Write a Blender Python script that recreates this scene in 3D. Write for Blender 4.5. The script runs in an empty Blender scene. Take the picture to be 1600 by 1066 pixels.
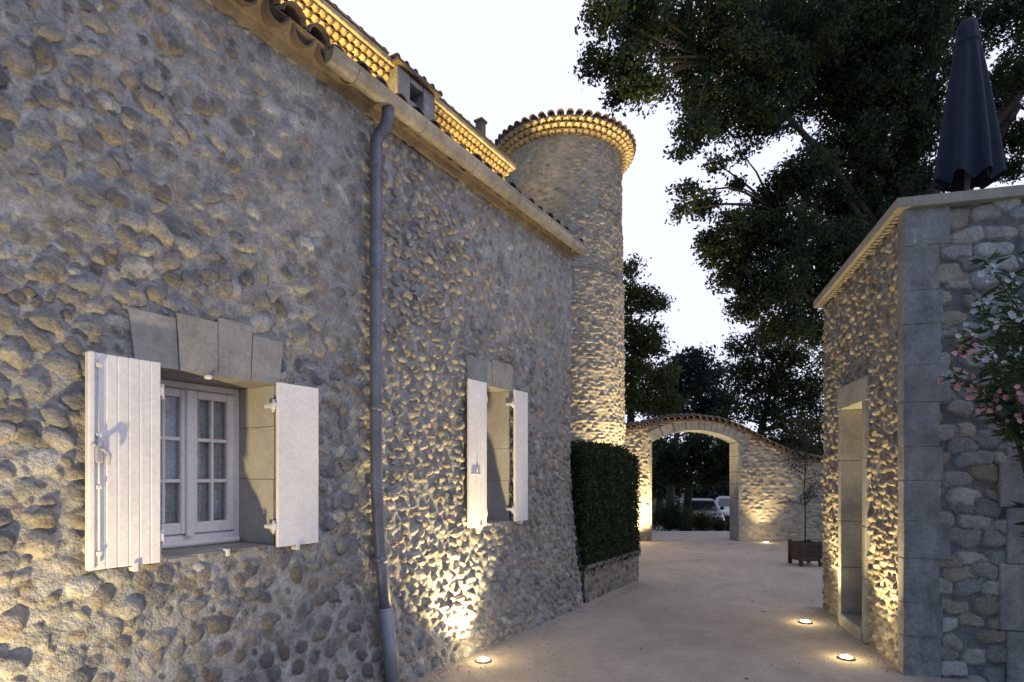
import bpy, math, random
import numpy as np
from mathutils import Vector, Matrix
R = math.radians
C = bpy.context.scene.collection
SC = bpy.context.scene
rnd = random.Random(7)

# ------------------------------------------------------------------ camera, sky, exposure
FPX, CX, HY, EYE = 893.0, 800.0, 745.0, 1.6          # focal length and horizon measured on the photograph
cam = bpy.data.cameras.new('camera'); camo = bpy.data.objects.new('camera', cam); C.objects.link(camo)
camo.location = (0, 0, EYE); camo.rotation_euler = (R(90), 0, 0)
cam.sensor_width = 36; cam.lens = 36 * FPX / 1600; cam.shift_y = (HY - 533) / 1600
cam.clip_start = 0.05; cam.clip_end = 2000
SC.camera = camo
SUN_EL, SUN_AZ = R(4.0), R(38)                       # afterglow low ahead, to the right of the view
W = bpy.data.worlds.new('World'); SC.world = W; W.use_nodes = True
wn = W.node_tree.nodes; wl = W.node_tree.links; wn.clear()
sky = wn.new('ShaderNodeTexSky'); sky.sky_type = 'NISHITA'; sky.sun_disc = False
sky.sun_elevation = SUN_EL; sky.sun_rotation = SUN_AZ
sky.air_density = 1.0; sky.dust_density = 0.6; sky.ozone_density = 3.0
bg = wn.new('ShaderNodeBackground'); bg.inputs['Strength'].default_value = 0.15
wo = wn.new('ShaderNodeOutputWorld')
wtc = wn.new('ShaderNodeTexCoord'); wd = wn.new('ShaderNodeVectorMath'); wd.operation = 'DOT_PRODUCT'; wd.inputs[1].default_value = (.82, .52, .22)
wl.new(wtc.outputs['Generated'], wd.inputs[0])               # thin bright cloud veil over the side of the afterglow
wm = wn.new('ShaderNodeMapRange'); wm.interpolation_type = 'SMOOTHSTEP'; wm.inputs['From Min'].default_value = -.45; wm.inputs['From Max'].default_value = .42
wl.new(wd.outputs['Value'], wm.inputs['Value'])
wx = wn.new('ShaderNodeMix'); wx.data_type = 'RGBA'; wx.inputs[7].default_value = (4.05, 4.2, 5.3, 1)
wl.new(wm.outputs[0], wx.inputs['Factor']); wb = wn.new('ShaderNodeMix'); wb.data_type = 'RGBA'; wb.blend_type = 'MULTIPLY'; wb.inputs['Factor'].default_value = 1; wb.inputs[7].default_value = (1.15, 1.25, 1.5, 1)
wl.new(sky.outputs[0], wb.inputs[6]); wl.new(wb.outputs[2], wx.inputs[6]); wl.new(wx.outputs[2], bg.inputs['Color']); wl.new(bg.outputs[0], wo.inputs['Surface'])
sl = bpy.data.lights.new('sun', 'SUN'); sl.energy = 0.25; sl.angle = R(25); sl.color = (1, .86, .78)
so = bpy.data.objects.new('sun', sl); C.objects.link(so)
so.rotation_euler = (R(90) - R(14), 0, -SUN_AZ + R(180)); so.location = (0, 0, 40)
SC.view_settings.view_transform = 'Standard'; SC.view_settings.look = 'None'
SC.view_settings.exposure = 0.68; SC.view_settings.gamma = 1.0; SC.view_settings.use_curve_mapping = False
WARM = (1.0, .77, .38)

# ------------------------------------------------------------------ helpers
def at(px, py, Y):
    return Vector(((px - CX) / FPX * Y, Y, EYE + (HY - py) / FPX * Y))
def tag(o, label=None, cat=None, group=None, kind=None):
    if label: o['label'] = label
    if cat: o['category'] = cat
    if group: o['group'] = group
    if kind: o['kind'] = kind
    return o
def empty(name, loc=(0, 0, 0), rz=0.0, label=None, cat=None, group=None):
    o = bpy.data.objects.new(name, None); C.objects.link(o); o.empty_display_size = .2
    o.location = loc; o.rotation_euler = (0, 0, rz)
    return tag(o, label, cat, group)
def link(name, me, mat, parent=None):
    o = bpy.data.objects.new(name, me); C.objects.link(o)
    if mat: me.materials.append(mat)
    if parent: o.parent = parent
    return o
def mesh_np(name, V, F, mat, parent=None, col=None, smooth=True):
    V = np.asarray(V, dtype=np.float32); F = np.asarray(F, dtype=np.int32)
    used = np.unique(F)
    if len(used) != len(V):
        mp = np.full(len(V), -1, np.int32); mp[used] = np.arange(len(used)); F = mp[F]; V = V[used]
        if col is not None: col = col[used]
    k = F.shape[1]
    me = bpy.data.meshes.new(name)
    me.vertices.add(len(V)); me.vertices.foreach_set('co', V.ravel())
    me.loops.add(F.size); me.loops.foreach_set('vertex_index', F.ravel())
    me.polygons.add(len(F)); me.polygons.foreach_set('loop_start', np.arange(len(F), dtype=np.int32) * k)
    me.update(calc_edges=True)
    if smooth: me.polygons.foreach_set('use_smooth', np.ones(len(F), dtype=bool))
    if col is not None:
        a = me.color_attributes.new('Col', 'FLOAT_COLOR', 'POINT')
        c4 = np.ones((len(V), 4), np.float32); c4[:, :3] = col
        a.data.foreach_set('color', c4.ravel())
    return link(name, me, mat, parent)
class MB:
    def __init__(s): s.v = []; s.f = []; s.sm = []
    def add(s, vs, fs, smooth=False):
        b = len(s.v); s.v += [tuple(x) for x in vs]
        for f in fs: s.f.append(tuple(i + b for i in f)); s.sm.append(smooth)
        return s
    def box(s, a, b, bev=0.0, M=None):
        x0, y0, z0 = [min(p, q) for p, q in zip(a, b)]; x1, y1, z1 = [max(p, q) for p, q in zip(a, b)]
        e = min(bev, (x1 - x0) * .45, (y1 - y0) * .45, (z1 - z0) * .45)
        if e <= 0:
            vs = [(x, y, z) for z in (z0, z1) for y in (y0, y1) for x in (x0, x1)]
            fs = [(0, 2, 3, 1), (4, 5, 7, 6), (0, 1, 5, 4), (2, 6, 7, 3), (0, 4, 6, 2), (1, 3, 7, 5)]
        else:
            vs = []; idx = {}
            X, Y, Z = (x0, x1), (y0, y1), (z0, z1)
            for i in (0, 1):
                for j in (0, 1):
                    for k in (0, 1):
                        sx, sy, sz = (1, -1)[i], (1, -1)[j], (1, -1)[k]
                        for ax, p in enumerate(((X[i], Y[j] + sy * e, Z[k] + sz * e), (X[i] + sx * e, Y[j], Z[k] + sz * e), (X[i] + sx * e, Y[j] + sy * e, Z[k]))):
                            idx[i, j, k, ax] = len(vs); vs.append(p)
            g = lambda i, j, k, a: idx[i, j, k, a]
            fs = []
            for q in (0, 1):
                fs.append([g(q, 0, 0, 0), g(q, 1, 0, 0), g(q, 1, 1, 0), g(q, 0, 1, 0)])
                fs.append([g(0, q, 0, 1), g(1, q, 0, 1), g(1, q, 1, 1), g(0, q, 1, 1)])
                fs.append([g(0, 0, q, 2), g(1, 0, q, 2), g(1, 1, q, 2), g(0, 1, q, 2)])
                for r in (0, 1):
                    fs.append([g(0, q, r, 1), g(1, q, r, 1), g(1, q, r, 2), g(0, q, r, 2)])
                    fs.append([g(q, 0, r, 0), g(q, 1, r, 0), g(q, 1, r, 2), g(q, 0, r, 2)])
                    fs.append([g(q, r, 0, 0), g(q, r, 1, 0), g(q, r, 1, 1), g(q, r, 0, 1)])
                    for t in (0, 1): fs.append([g(q, r, t, 0), g(q, r, t, 1), g(q, r, t, 2)])
            c = Vector(((x0 + x1) / 2, (y0 + y1) / 2, (z0 + z1) / 2))
            for n, f in enumerate(fs):
                p = [Vector(vs[i]) for i in f]; nn = (p[1] - p[0]).cross(p[2] - p[0]); m = sum(p, Vector()) / len(p)
                if nn.dot(m - c) < 0: fs[n] = f[::-1]
        if M is not None: vs = [M @ Vector(p) for p in vs]
        return s.add(vs, fs)
    def tube(s, pts, rad, n=10, cap=True, smooth=True):
        pts = [Vector(p) for p in pts]
        if not isinstance(rad, (list, tuple)): rad = [rad] * len(pts)
        vs = []; fs = []; up = None
        for i, p in enumerate(pts):
            d = (pts[min(i + 1, len(pts) - 1)] - pts[max(i - 1, 0)]).normalized()
            if up is None:
                up = Vector((0, 0, 1)) if abs(d.z) < .9 else Vector((1, 0, 0))
            x = d.cross(up).normalized(); y = x.cross(d).normalized(); up = y
            for k in range(n):
                a = 2 * math.pi * k / n
                vs.append(p + x * (rad[i] * math.cos(a)) + y * (rad[i] * math.sin(a)))
        for i in range(len(pts) - 1):
            for k in range(n):
                fs.append((i * n + k, i * n + (k + 1) % n, (i + 1) * n + (k + 1) % n, (i + 1) * n + k))
        if cap: fs.append(tuple(range(n))[::-1]); fs.append(tuple((len(pts) - 1) * n + k for k in range(n)))
        return s.add(vs, fs, smooth)
    def lathe(s, prof, n=24, c=(0, 0, 0), smooth=True):
        vs = []; fs = []
        for r, z in prof:
            for k in range(n):
                a = 2 * math.pi * k / n; vs.append((c[0] + r * math.cos(a), c[1] + r * math.sin(a), c[2] + z))
        for i in range(len(prof) - 1):
            for k in range(n):
                fs.append((i * n + k, i * n + (k + 1) % n, (i + 1) * n + (k + 1) % n, (i + 1) * n + k))
        return s.add(vs, fs, smooth)
    def halftube(s, a, b, r0, r1, up, th=.013, n=8, concave=False):
        """one canal tile: half pipe from a to b, hump towards up"""
        a, b, up = Vector(a), Vector(b), Vector(up); d = (b - a).normalized(); x = d.cross(up).normalized(); u = x.cross(d).normalized()
        vs = []; fs = []
        for p, r in ((a, r0), (b, r1)):
            for q in (r, r - th):
                for k in range(n + 1):
                    t = math.pi * k / n; vs.append(p + x * (q * math.cos(t)) + u * (q * math.sin(t) * (-1 if concave else 1)))
        m = n + 1
        for k in range(n):
            fs.append((k, k + 1, 2 * m + k + 1, 2 * m + k)); fs.append((m + k, 3 * m + k, 3 * m + k + 1, m + k + 1))
            fs.append((k, m + k, m + k + 1, k + 1)); fs.append((2 * m + k, 2 * m + k + 1, 3 * m + k + 1, 3 * m + k))
        return s.add(vs, fs, True)
    def prism(s, poly, y0, y1):
        """polygon in x,z extruded along y"""
        n = len(poly); vs = [(x, y0, z) for x, z in poly] + [(x, y1, z) for x, z in poly]
        fs = [tuple(range(n)), tuple(range(2 * n - 1, n - 1, -1))] + [(i, i + n, (i + 1) % n + n, (i + 1) % n) for i in range(n)]
        return s.add(vs, fs)
    def build(s, name, mat, parent=None):
        me = bpy.data.meshes.new(name); me.from_pydata(s.v, [], s.f); me.update()
        me.polygons.foreach_set('use_smooth', s.sm)
        return link(name, me, mat, parent)

# numpy noise and stone fields
_T = np.random.default_rng(3).random((16, 256, 256)).astype(np.float32)
def vnoise(x, y, sd=0):
    t = _T[sd % 16]; xi = np.floor(x).astype(int); yi = np.floor(y).astype(int); fx = x - xi; fy = y - yi
    fx = fx * fx * (3 - 2 * fx); fy = fy * fy * (3 - 2 * fy)
    g = lambda a, b: t[(yi + b) & 255, (xi + a) & 255]
    return (g(0, 0) * (1 - fx) + g(1, 0) * fx) * (1 - fy) + (g(0, 1) * (1 - fx) + g(1, 1) * fx) * fy
def fbm(x, y, sd=0, o=4):
    s = 0; a = .5; t = 0
    for i in range(o): s = s + a * vnoise(x * 2 ** i + 17 * i, y * 2 ** i + 31 * i, sd + i); t += a; a *= .55
    return s / t
def stonefield(U, V, cx, cy, seed, crease=.010, cw=.006, jit=.3, rr=(.8, 1.25), p=2.4, H=(.5, 1.0), k=3.0, rot=.7, warp=.25, tilt=.35, wrows=0.0):
    rg = np.random.default_rng(seed); T = rg.random((10, 128, 128)).astype(np.float32)
    wx = warp * cx * (fbm(U / cx * 1.3, V / cx * 1.3, seed, 3) - .5) * 2; wy = warp * cy * (fbm(U / cx * 1.3 + 9, V / cx * 1.3 + 5, seed + 5, 3) - .5) * 2
    x = U + wx; y = V + wy
    if wrows: y = y + wrows * (vnoise(U * .9, V * .4, seed) - .5)
    best = np.full(U.shape, -9., np.float32); sec = best.copy(); dbest = np.full(U.shape, 9., np.float32); cid = np.zeros(U.shape + (3,), np.float32)
    iy = np.floor(y / cy).astype(int)
    for dj in (-1, 0, 1):
        row = iy + dj; off = (row % 2) * .5 * cx; ix = np.floor((x - off) / cx).astype(int)
        for di in (-1, 0, 1):
            cl = ix + di; a, b = row & 127, cl & 127
            mx = (cl + .5) * cx + off + (T[0, a, b] - .5) * 2 * jit * cx; my = (row + .5) * cy + (T[1, a, b] - .5) * 2 * jit * cy
            rx = cx * .5 * (rr[0] + (rr[1] - rr[0]) * T[2, a, b]); ry = cy * .5 * (rr[0] + (rr[1] - rr[0]) * T[3, a, b])
            an = (T[4, a, b] - .5) * 2 * rot; dx = x - mx; dy = y - my; ca, sa = np.cos(an), np.sin(an)
            lx = (dx * ca + dy * sa) / rx; ly = (-dx * sa + dy * ca) / ry
            d = (np.abs(lx) ** p + np.abs(ly) ** p) ** (1 / p)
            Hh = H[0] + (H[1] - H[0]) * T[5, a, b]
            h = Hh * (1 - np.minimum(d, 2) ** k) + tilt * Hh * ((T[8, a, b] - .5) * lx + (T[9, a, b] - .5) * ly) * (d < 1.2)
            m = h > best; sec = np.where(m, best, np.maximum(sec, h)); best = np.where(m, h, best); dbest = np.where(m, d, dbest)
            for q, ch in enumerate((6, 7, 2)): cid[..., q] = np.where(m, T[ch, a, b], cid[..., q])
    best = best - crease * np.exp(-((best - sec) / cw) ** 2) * (best > 0) - crease * np.exp(-((dbest - 1.0) / .10) ** 2)
    return best, cid
def palette(cid, pal):
    pal = np.array(pal, np.float32); n = len(pal); i = np.minimum((cid[..., 0] * n).astype(int), n - 1)
    return pal[i] * (.78 + .44 * cid[..., 1:2])
def join(h, m, e):
    d = h - m; return m + .5 * (d + np.sqrt(d * d + e * e)), np.clip(d / (2 * e) + .5, 0, 1)
def gridfaces(nu, nv, keep=None):
    i = np.arange((nu) * (nv)).reshape(nv, nu)
    F = np.stack([i[:-1, :-1], i[:-1, 1:], i[1:, 1:], i[1:, :-1]], -1)
    return F.reshape(-1, 4) if keep is None else F[keep]

# ------------------------------------------------------------------ materials
def mat(name, col=(.5, .5, .5), rough=.8, attr=False, noise=None, bump=None, metal=0.0, emit=None, spec=.3, fine=None, stain=None):
    """noise = (scale, amount) colour variation of the material; bump = list of (scale, strength, distance)"""
    m = bpy.data.materials.new(name); m.use_nodes = True; nt = m.node_tree; n = nt.nodes; L = nt.links
    b = n['Principled BSDF']; b.inputs['Roughness'].default_value = rough; b.inputs['Metallic'].default_value = metal
    b.inputs['Specular IOR Level'].default_value = spec
    tc = n.new('ShaderNodeTexCoord')
    if attr: a = n.new('ShaderNodeVertexColor'); a.layer_name = 'Col'; cur = a.outputs['Color']
    else: a = n.new('ShaderNodeRGB'); a.outputs[0].default_value = (*col, 1); cur = a.outputs[0]
    for nz in [noise, fine, stain]:
        if not nz: continue
        t = n.new('ShaderNodeTexNoise'); t.inputs['Scale'].default_value = nz[0]; t.inputs['Detail'].default_value = 6; t.inputs['Roughness'].default_value = .65
        L.new(tc.outputs['Object'], t.inputs['Vector'])
        r = n.new('ShaderNodeMapRange'); r.inputs['From Min'].default_value = .3; r.inputs['From Max'].default_value = .7
        r.inputs['To Min'].default_value = 1 - nz[1]; r.inputs['To Max'].default_value = 1 + nz[1]
        L.new(t.outputs['Fac'], r.inputs['Value'])
        mx = n.new('ShaderNodeMix'); mx.data_type = 'RGBA'; mx.blend_type = 'MULTIPLY'; mx.inputs['Factor'].default_value = 1
        L.new(cur, mx.inputs[6]); L.new(r.outputs[0], mx.inputs[7]); cur = mx.outputs[2]
    L.new(cur, b.inputs['Base Color'])
    prev = None
    for sc, st, ds in (bump or []):
        t = n.new('ShaderNodeTexNoise'); t.inputs['Scale'].default_value = sc; t.inputs['Detail'].default_value = 5
        L.new(tc.outputs['Object'], t.inputs['Vector'])
        bp = n.new('ShaderNodeBump'); bp.inputs['Strength'].default_value = st; bp.inputs['Distance'].default_value = ds
        L.new(t.outputs['Fac'], bp.inputs['Height'])
        if prev: L.new(prev, bp.inputs['Normal'])
        prev = bp.outputs[0]
    if prev: L.new(prev, b.inputs['Normal'])
    if emit: b.inputs['Emission Color'].default_value = (*emit[0], 1); b.inputs['Emission Strength'].default_value = emit[1]
    return m
M = {}
M['stone'] = mat('rubble_stone', attr=True, rough=.92, noise=(9, .25), fine=(55, .28), bump=[(75, .8, .012), (28, .6, .02)])
M['smallstone'] = mat('coursed_stone', attr=True, rough=.92, noise=(6, .2), fine=(40, .25), bump=[(50, .8, .014)])
M['dressed'] = mat('dressed_limestone', (.305, .292, .272), .88, noise=(3.5, .3), fine=(40, .16), bump=[(60, .35, .006), (14, .25, .01)])
M['reveal'] = mat('pale_limestone', (.44, .41, .37), .85, noise=(4, .15), fine=(40, .12), bump=[(60, .3, .006)])
M['bluestone'] = mat('grey_dressed_stone', (.272, .26, .247), .9, noise=(2.2, .38), fine=(34, .2), stain=(9, .18), bump=[(60, .5, .006), (9, .5, .014), (22, .4, .01)])
M['coping'] = mat('coping_stone', (.36, .32, .26), .85, noise=(5, .18), fine=(45, .15), bump=[(50, .35, .006)])
M['tile'] = mat('terracotta_tile', (.135, .10, .080), .85, noise=(4, .45), fine=(30, .2), bump=[(40, .4, .006)])
M['genoise'] = mat('limewashed_tile', (.46, .37, .24), .85, noise=(5, .35), fine=(30, .2), bump=[(40, .3, .006)])
M['mortar'] = mat('eave_mortar', (.20, .16, .115), .92, noise=(5, .3), bump=[(30, .6, .02)])
M['zinc'] = mat('zinc', (.155, .16, .20), .45, metal=.5, noise=(5, .3), fine=(30, .15), stain=(1.5, .25), bump=[(8, .08, .01)])
M['gutter'] = mat('gutter_zinc', (.36, .33, .285), .55, metal=.25, noise=(4, .35), fine=(30, .2), stain=(1.3, .2))
M['white'] = mat('white_paint', (.80, .77, .77), .55, noise=(3, .09), fine=(45, .09), bump=[(50, .2, .004)])
M['hard'] = mat('white_hardware', (.72, .70, .70), .4, noise=(10, .08))
M['iron'] = mat('grey_hardware', (.40, .40, .46), .45, noise=(20, .15))
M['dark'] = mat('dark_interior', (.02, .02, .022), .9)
M['curtain'] = mat('net_curtain', (.50, .50, .53), .9, noise=(14, .3), fine=(70, .35))
M['gravel'] = mat('gravel', (.425, .37, .315), .95, noise=(.45, .2), fine=(90, .22), stain=(3.5, .12), bump=[(140, .55, .012), (30, .35, .015), (2.2, .4, .05)])
M['grass'] = mat('garden_ground', (.045, .06, .028), .95, noise=(1.5, .4), fine=(30, .3), bump=[(40, .8, .05)])
M['bark'] = mat('bark', (.055, .045, .035), .95, noise=(6, .35), bump=[(18, .9, .04)])
M['navy'] = mat('navy_canvas', (.026, .029, .048), .85, noise=(5, .15), fine=(220, .2), bump=[(160, .25, .002)])
M['pole'] = mat('parasol_pole', (.12, .12, .13), .45, metal=.6)
M['wood'] = mat('dark_planter_wood', (.07, .05, .042), .8, noise=(10, .35), bump=[(40, .4, .004)])
M['soil'] = mat('soil', (.05, .038, .03), .98, bump=[(40, 1, .03)])
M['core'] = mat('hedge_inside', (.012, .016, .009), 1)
M['lens'] = mat('lamp_lens', (.9, .85, .7), .3, emit=((1, .84, .5), 45))
M['foot'] = mat('pipe_foot', (.27, .28, .31), .5, metal=.4, noise=(8, .2))
M['steel'] = mat('lamp_rim', (.25, .235, .22), .5, metal=.6, noise=(30, .15))
M['carwhite'] = mat('white_car_paint', (.5, .5, .5), .25, spec=.5)
M['cargrey'] = mat('silver_car_paint', (.20, .21, .23), .28, metal=.3)
M['rubber'] = mat('rubber', (.02, .02, .02), .9)
M['blackglass'] = mat('car_glass', (.015, .018, .02), .08, spec=.6)
M['gate'] = mat('pale_blue_iron', (.33, .40, .45), .5, noise=(20, .15))
M['shade'] = mat('pale_blue_canvas', (.34, .42, .48), .8, noise=(8, .1))
def leafmat(name):
    m = mat(name, attr=True, rough=.6, spec=.25); nt = m.node_tree; n = nt.nodes; L = nt.links
    b = n['Principled BSDF']; tr = n.new('ShaderNodeBsdfTranslucent'); mx = n.new('ShaderNodeMixShader'); mx.inputs[0].default_value = .32
    vc = [x for x in n if x.type == 'VERTEX_COLOR'][0]
    L.new(vc.outputs[0], tr.inputs[0]); L.new(b.outputs[0], mx.inputs[1]); L.new(tr.outputs[0], mx.inputs[2])
    L.new(mx.outputs[0], n['Material Output'].inputs['Surface'])
    return m
M['leaf'] = leafmat('leaves'); M['petal'] = leafmat('petals')
def glassmat():
    m = bpy.data.materials.new('window_glass'); m.use_nodes = True; nt = m.node_tree; n = nt.nodes; L = nt.links
    n.remove(n['Principled BSDF']); t = n.new('ShaderNodeBsdfTransparent'); t.inputs[0].default_value = (.93, .95, .96, 1)
    g = n.new('ShaderNodeBsdfGlossy'); g.inputs['Roughness'].default_value = .04; f = n.new('ShaderNodeFresnel'); f.inputs[0].default_value = 1.5
    mx = n.new('ShaderNodeMixShader'); L.new(f.outputs[0], mx.inputs[0]); L.new(t.outputs[0], mx.inputs[1]); L.new(g.outputs[0], mx.inputs[2])
    L.new(mx.outputs[0], n['Material Output'].inputs['Surface']); return m
M['glass'] = glassmat()

PAL_HOUSE = [(.25, .24, .235), (.28, .26, .235), (.30, .26, .205), (.215, .21, .215), (.34, .32, .285), (.28, .255, .225), (.235, .21, .185), (.26, .25, .23), (.29, .27, .24), (.27, .225, .185), (.34, .30, .25), (.20, .19, .19), (.38, .36, .33), (.31, .275, .225)]
PAL_TAN = [(.34, .29, .23), (.38, .33, .27), (.30, .265, .22), (.42, .37, .30), (.36, .285, .20), (.27, .235, .20)]

# ------------------------------------------------------------------ ground (one sheet; beyond the gateway it falls to the car park)
def ground_z(Y):
    t = np.clip((Y - 16.6) / 5.0, 0, 1); return -.85 * t * t * (3 - 2 * t)
xs = np.concatenate([np.linspace(-600, -14, 10)[:-1], np.linspace(-14, 30, 90), np.linspace(30, 600, 10)[1:]])
ys = np.concatenate([np.linspace(-300, -8, 8)[:-1], np.linspace(-8, 34, 120), np.linspace(34, 900, 12)[1:]])
GX, GY = np.meshgrid(xs, ys)
und = .012 * (fbm(GX * .6, GY * .6, 2) - .5) * ((GY > -8) & (GY < 34) & (GX > -14) & (GX < 30))
GV = np.stack([GX, GY, ground_z(GY) + und - .006], -1).reshape(-1, 3)
tag(mesh_np('ground', GV, gridfaces(len(xs), len(ys)), M['gravel']), kind='structure')
gx = np.linspace(-60, 70, 60); gy = np.linspace(18.4, 90, 60); GX, GY = np.meshgrid(gx, gy)
GV = np.stack([GX, GY, ground_z(GY) + .03 + .05 * fbm(GX, GY, 4)], -1).reshape(-1, 3)
cut = ~((GX[:-1, :-1] > 1.5) & (GX[:-1, :-1] < 16) & (GY[:-1, :-1] > 23) & (GY[:-1, :-1] < 31))
tag(mesh_np('lawn', GV, gridfaces(60, 60, cut), M['grass']), kind='structure')

# ------------------------------------------------------------------ the long stone house on the left
HX, HYc, HA = .728, 7.237, math.atan2(.843, .538)
house = empty('stone_house', (HX, HYc, 0), HA, 'long low cobblestone house on the left with two white shuttered windows, gutter and drainpipe', 'house')
def flare(z): return .185 * np.clip((1.8 - z) / 1.8, 0, 1) ** 1.7
W1 = (-4.925, -4.225, 1.165, 2.19); W2 = (-1.955, -1.450, 1.14, 2.50)
PIPEX = -3.417
def house_wall(name, U, V, toworld, keep):
    rough_left = 1 / (1 + np.exp((U - PIPEX - .05) / .05))
    V2 = V + .05 * (fbm(U * .8, V * .8, 2, 2) - .5)
    hb, cb = stonefield(U, V2, .148, .114, 11, jit=.34, rr=(.66, 1.30), p=2.1, H=(.020, .050), k=3.6, rot=.9, warp=.13, tilt=.22)
    hb2, cb2 = stonefield(U + 3.1, V2 + 1.7, .085, .07, 23, jit=.36, rr=(.6, 1.2), p=2.3, H=(.010, .036), k=3, rot=1.2, warp=.3)
    cb = np.where((hb2 > hb)[..., None], cb2, cb); hb = np.maximum(hb, hb2)
    hs, cs = stonefield(U, V2, .100, .070, 31, crease=.009, jit=.36, rr=(.7, 1.32), p=2.2, H=(.012, .044), k=3.2, rot=.9, warp=.22)
    # mortar: deep between the cobbles at the left and below, nearly flush in the upper middle
    up = np.clip((V - 1.9 - .25 * (U + 4)) / 1.6, 0, 1); mid = np.exp(-((U + 3.75) / .75) ** 2)
    n1 = fbm(U * 1.7, V * 1.7, 6, 4)
    ml = .0125 + .028 * np.clip(up * mid * .72 + (n1 - .5) * .85, -.25, 1.1) + .010 * np.exp(-((U + 4.1) / .6) ** 2) * (V < 1.2)
    mr = .006 + .024 * np.clip((V - 1.6) / 2.4, 0, 1) * np.clip((U + 2.6) / 1.5, 0, 1) + .020 * (n1 - .5)
    rg = .0075 * (fbm(U * 24, V * 24, 9, 4) - .5) + .006 * (fbm(U * 8, V * 8, 3, 3) - .5) - .03 * np.clip(fbm(U * 11, V * 15, 13, 3) - .64, 0, .2)
    yl, wl_ = join(hb, ml, .003); yr, wr_ = join(hs, mr, .0028)
    wl_ = np.clip((hb - ml) / .006 + .6, 0, 1); wr_ = np.clip((hs - mr) / .007 + .8, 0, 1)
    wl_ = np.maximum(wl_, .45 * np.clip(hb / .015, 0, 1)); wr_ = np.maximum(wr_, .4 * np.clip(hs / .012, 0, 1))
    yl = yl * (1 + .12 * np.clip((-4.8 - U) / .5, 0, 1)); h = yl * rough_left + yr * (1 - rough_left) + rg
    for w, a, c, tz in ((W1, .14, .06, .34), (W2, .24, .06, .29)):          # stones are cut back round the dressed lintels and sills
        mk = np.clip(1 - np.maximum(np.maximum(w[0] - a - U, U - w[1] - c), np.maximum(w[2] - .12 - V, V - w[3] - tz)) / .03, 0, 1)
        h = np.where(mk > 0, h * (1 - mk) + np.minimum(h, .03) * mk, h)
    colL = palette(cb, PAL_HOUSE) * (.70 + .5 * cb[..., 2:3]); colR = palette(cs, PAL_TAN + PAL_HOUSE[:6])
    mo = np.array((.315, .30, .28), np.float32) * (.66 + .68 * fbm(U * 5, V * 5, 12, 5))[..., None]
    lowp = np.clip((1.1 - V) / .3, 0, 1) * np.clip((U + 5.0) / .4, 0, 1)        # darker river stones in pale joints low on the wall
    colL = colL * (1 - .30 * lowp)[..., None]
    cl = colL * wl_[..., None] + mo * (1 - wl_[..., None]); cr = colR * wr_[..., None] + mo * (1 - wr_[..., None])
    col = cl * rough_left[..., None] + cr * (1 - rough_left[..., None])
    # fine random mottling and a slight blue tint over the whole wall
    col = col * (.74 + .4 * fbm(U * 26, V * 26, 1, 3))[..., None] * np.array((1.02, 1.05, 1.10), np.float32)
    P = toworld(U, V, h + flare(V))
    return mesh_np(name, P.reshape(-1, 3), gridfaces(U.shape[1], U.shape[0], keep), M['stone'], house, col.reshape(-1, 3))
us = np.concatenate([np.arange(-8.6, -5.75, .025), np.arange(-5.75, .0001, .0076)]); vs_ = np.arange(-.03, 4.44, .0076)
U, V = np.meshgrid(us, vs_); uc = (U[:-1, :-1] + U[1:, 1:]) / 2; vc = (V[:-1, :-1] + V[1:, 1:]) / 2
keep = np.ones(uc.shape, bool)
for w in (W1, W2): keep &= ~((uc > w[0]) & (uc < w[1]) & (vc > w[2]) & (vc < w[3]))
house_wall('wall', U, V, lambda U, V, h: np.stack([U, -h, V], -1), keep)
us = np.arange(0, 2.6, .03); U, V = np.meshgrid(us, np.arange(-.03, 4.44, .03))
house_wall('end_wall', U - .3, V, lambda U, V, h: np.stack([h * 1.0, U + .3 - .001 - h[:, :1] * 0 - flare(V) * np.clip(1 - (U + .3) / .3, 0, 1), V], -1)[..., :], None)
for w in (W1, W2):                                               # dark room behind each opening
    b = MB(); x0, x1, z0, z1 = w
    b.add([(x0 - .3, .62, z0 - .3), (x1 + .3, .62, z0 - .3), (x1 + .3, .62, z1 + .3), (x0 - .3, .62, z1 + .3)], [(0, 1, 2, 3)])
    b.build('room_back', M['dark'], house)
def surround(w, lint, lh, zl, depth=.5, fan=.03):
    x0, x1, z0, z1 = w
    b = MB()                                                    # dressed jamb stones lining the reveal, in courses
    for xa, xb in ((x0 - .02, x0 + .006), (x1 - .006, x1 + .02)):
        b = MB(); z = z0; i = 0
        while z < z1 - .01:
            h = min((.42, .34, .5)[i % 3], z1 - z)
            if z1 - z - h < .12: h = z1 - z
            o = (0.0, .006, .003)[i % 3]
            b.box((xa, -.02 - o, z + .0012), (xb, depth, z + h - .0012), .003); z += h; i += 1
        b.build('jamb', M['reveal'], house)
    b = MB(); xa, xb = x0 - lint[0], x1 + lint[1]; n = lint[2]; cuts = [xa + (xb - xa) * (i + (.08 * math.sin(7 * i) if 0 < i < n else 0)) / n for i in range(n + 1)]
    cxm = (x0 + x1) / 2
    for i in range(n):
        a, c = cuts[i] + .0025, cuts[i + 1] - .0025; tilt = fan
        top = z1 + lh + (.03 * ((i * 7) % 3 - 1))
        b.prism([(a, z1), (c, z1), (c + (c - cxm) * tilt * 2, top), (a + (a - cxm) * tilt * 2, top)], -.036 - .005 * (i % 2), depth)
    b.build('lintel', M['dressed'], house)
    b = MB(); b.box((x0 - .06, -.052 - zl, z0 - .10), (x1 + .07, depth, z0), .012); b.build('sill', M['dressed'], house)
surround(W1, (.12, .03, 4), .31, .0, fan=.035)
surround(W2, (.22, .04, 2), .27, .0)
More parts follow.
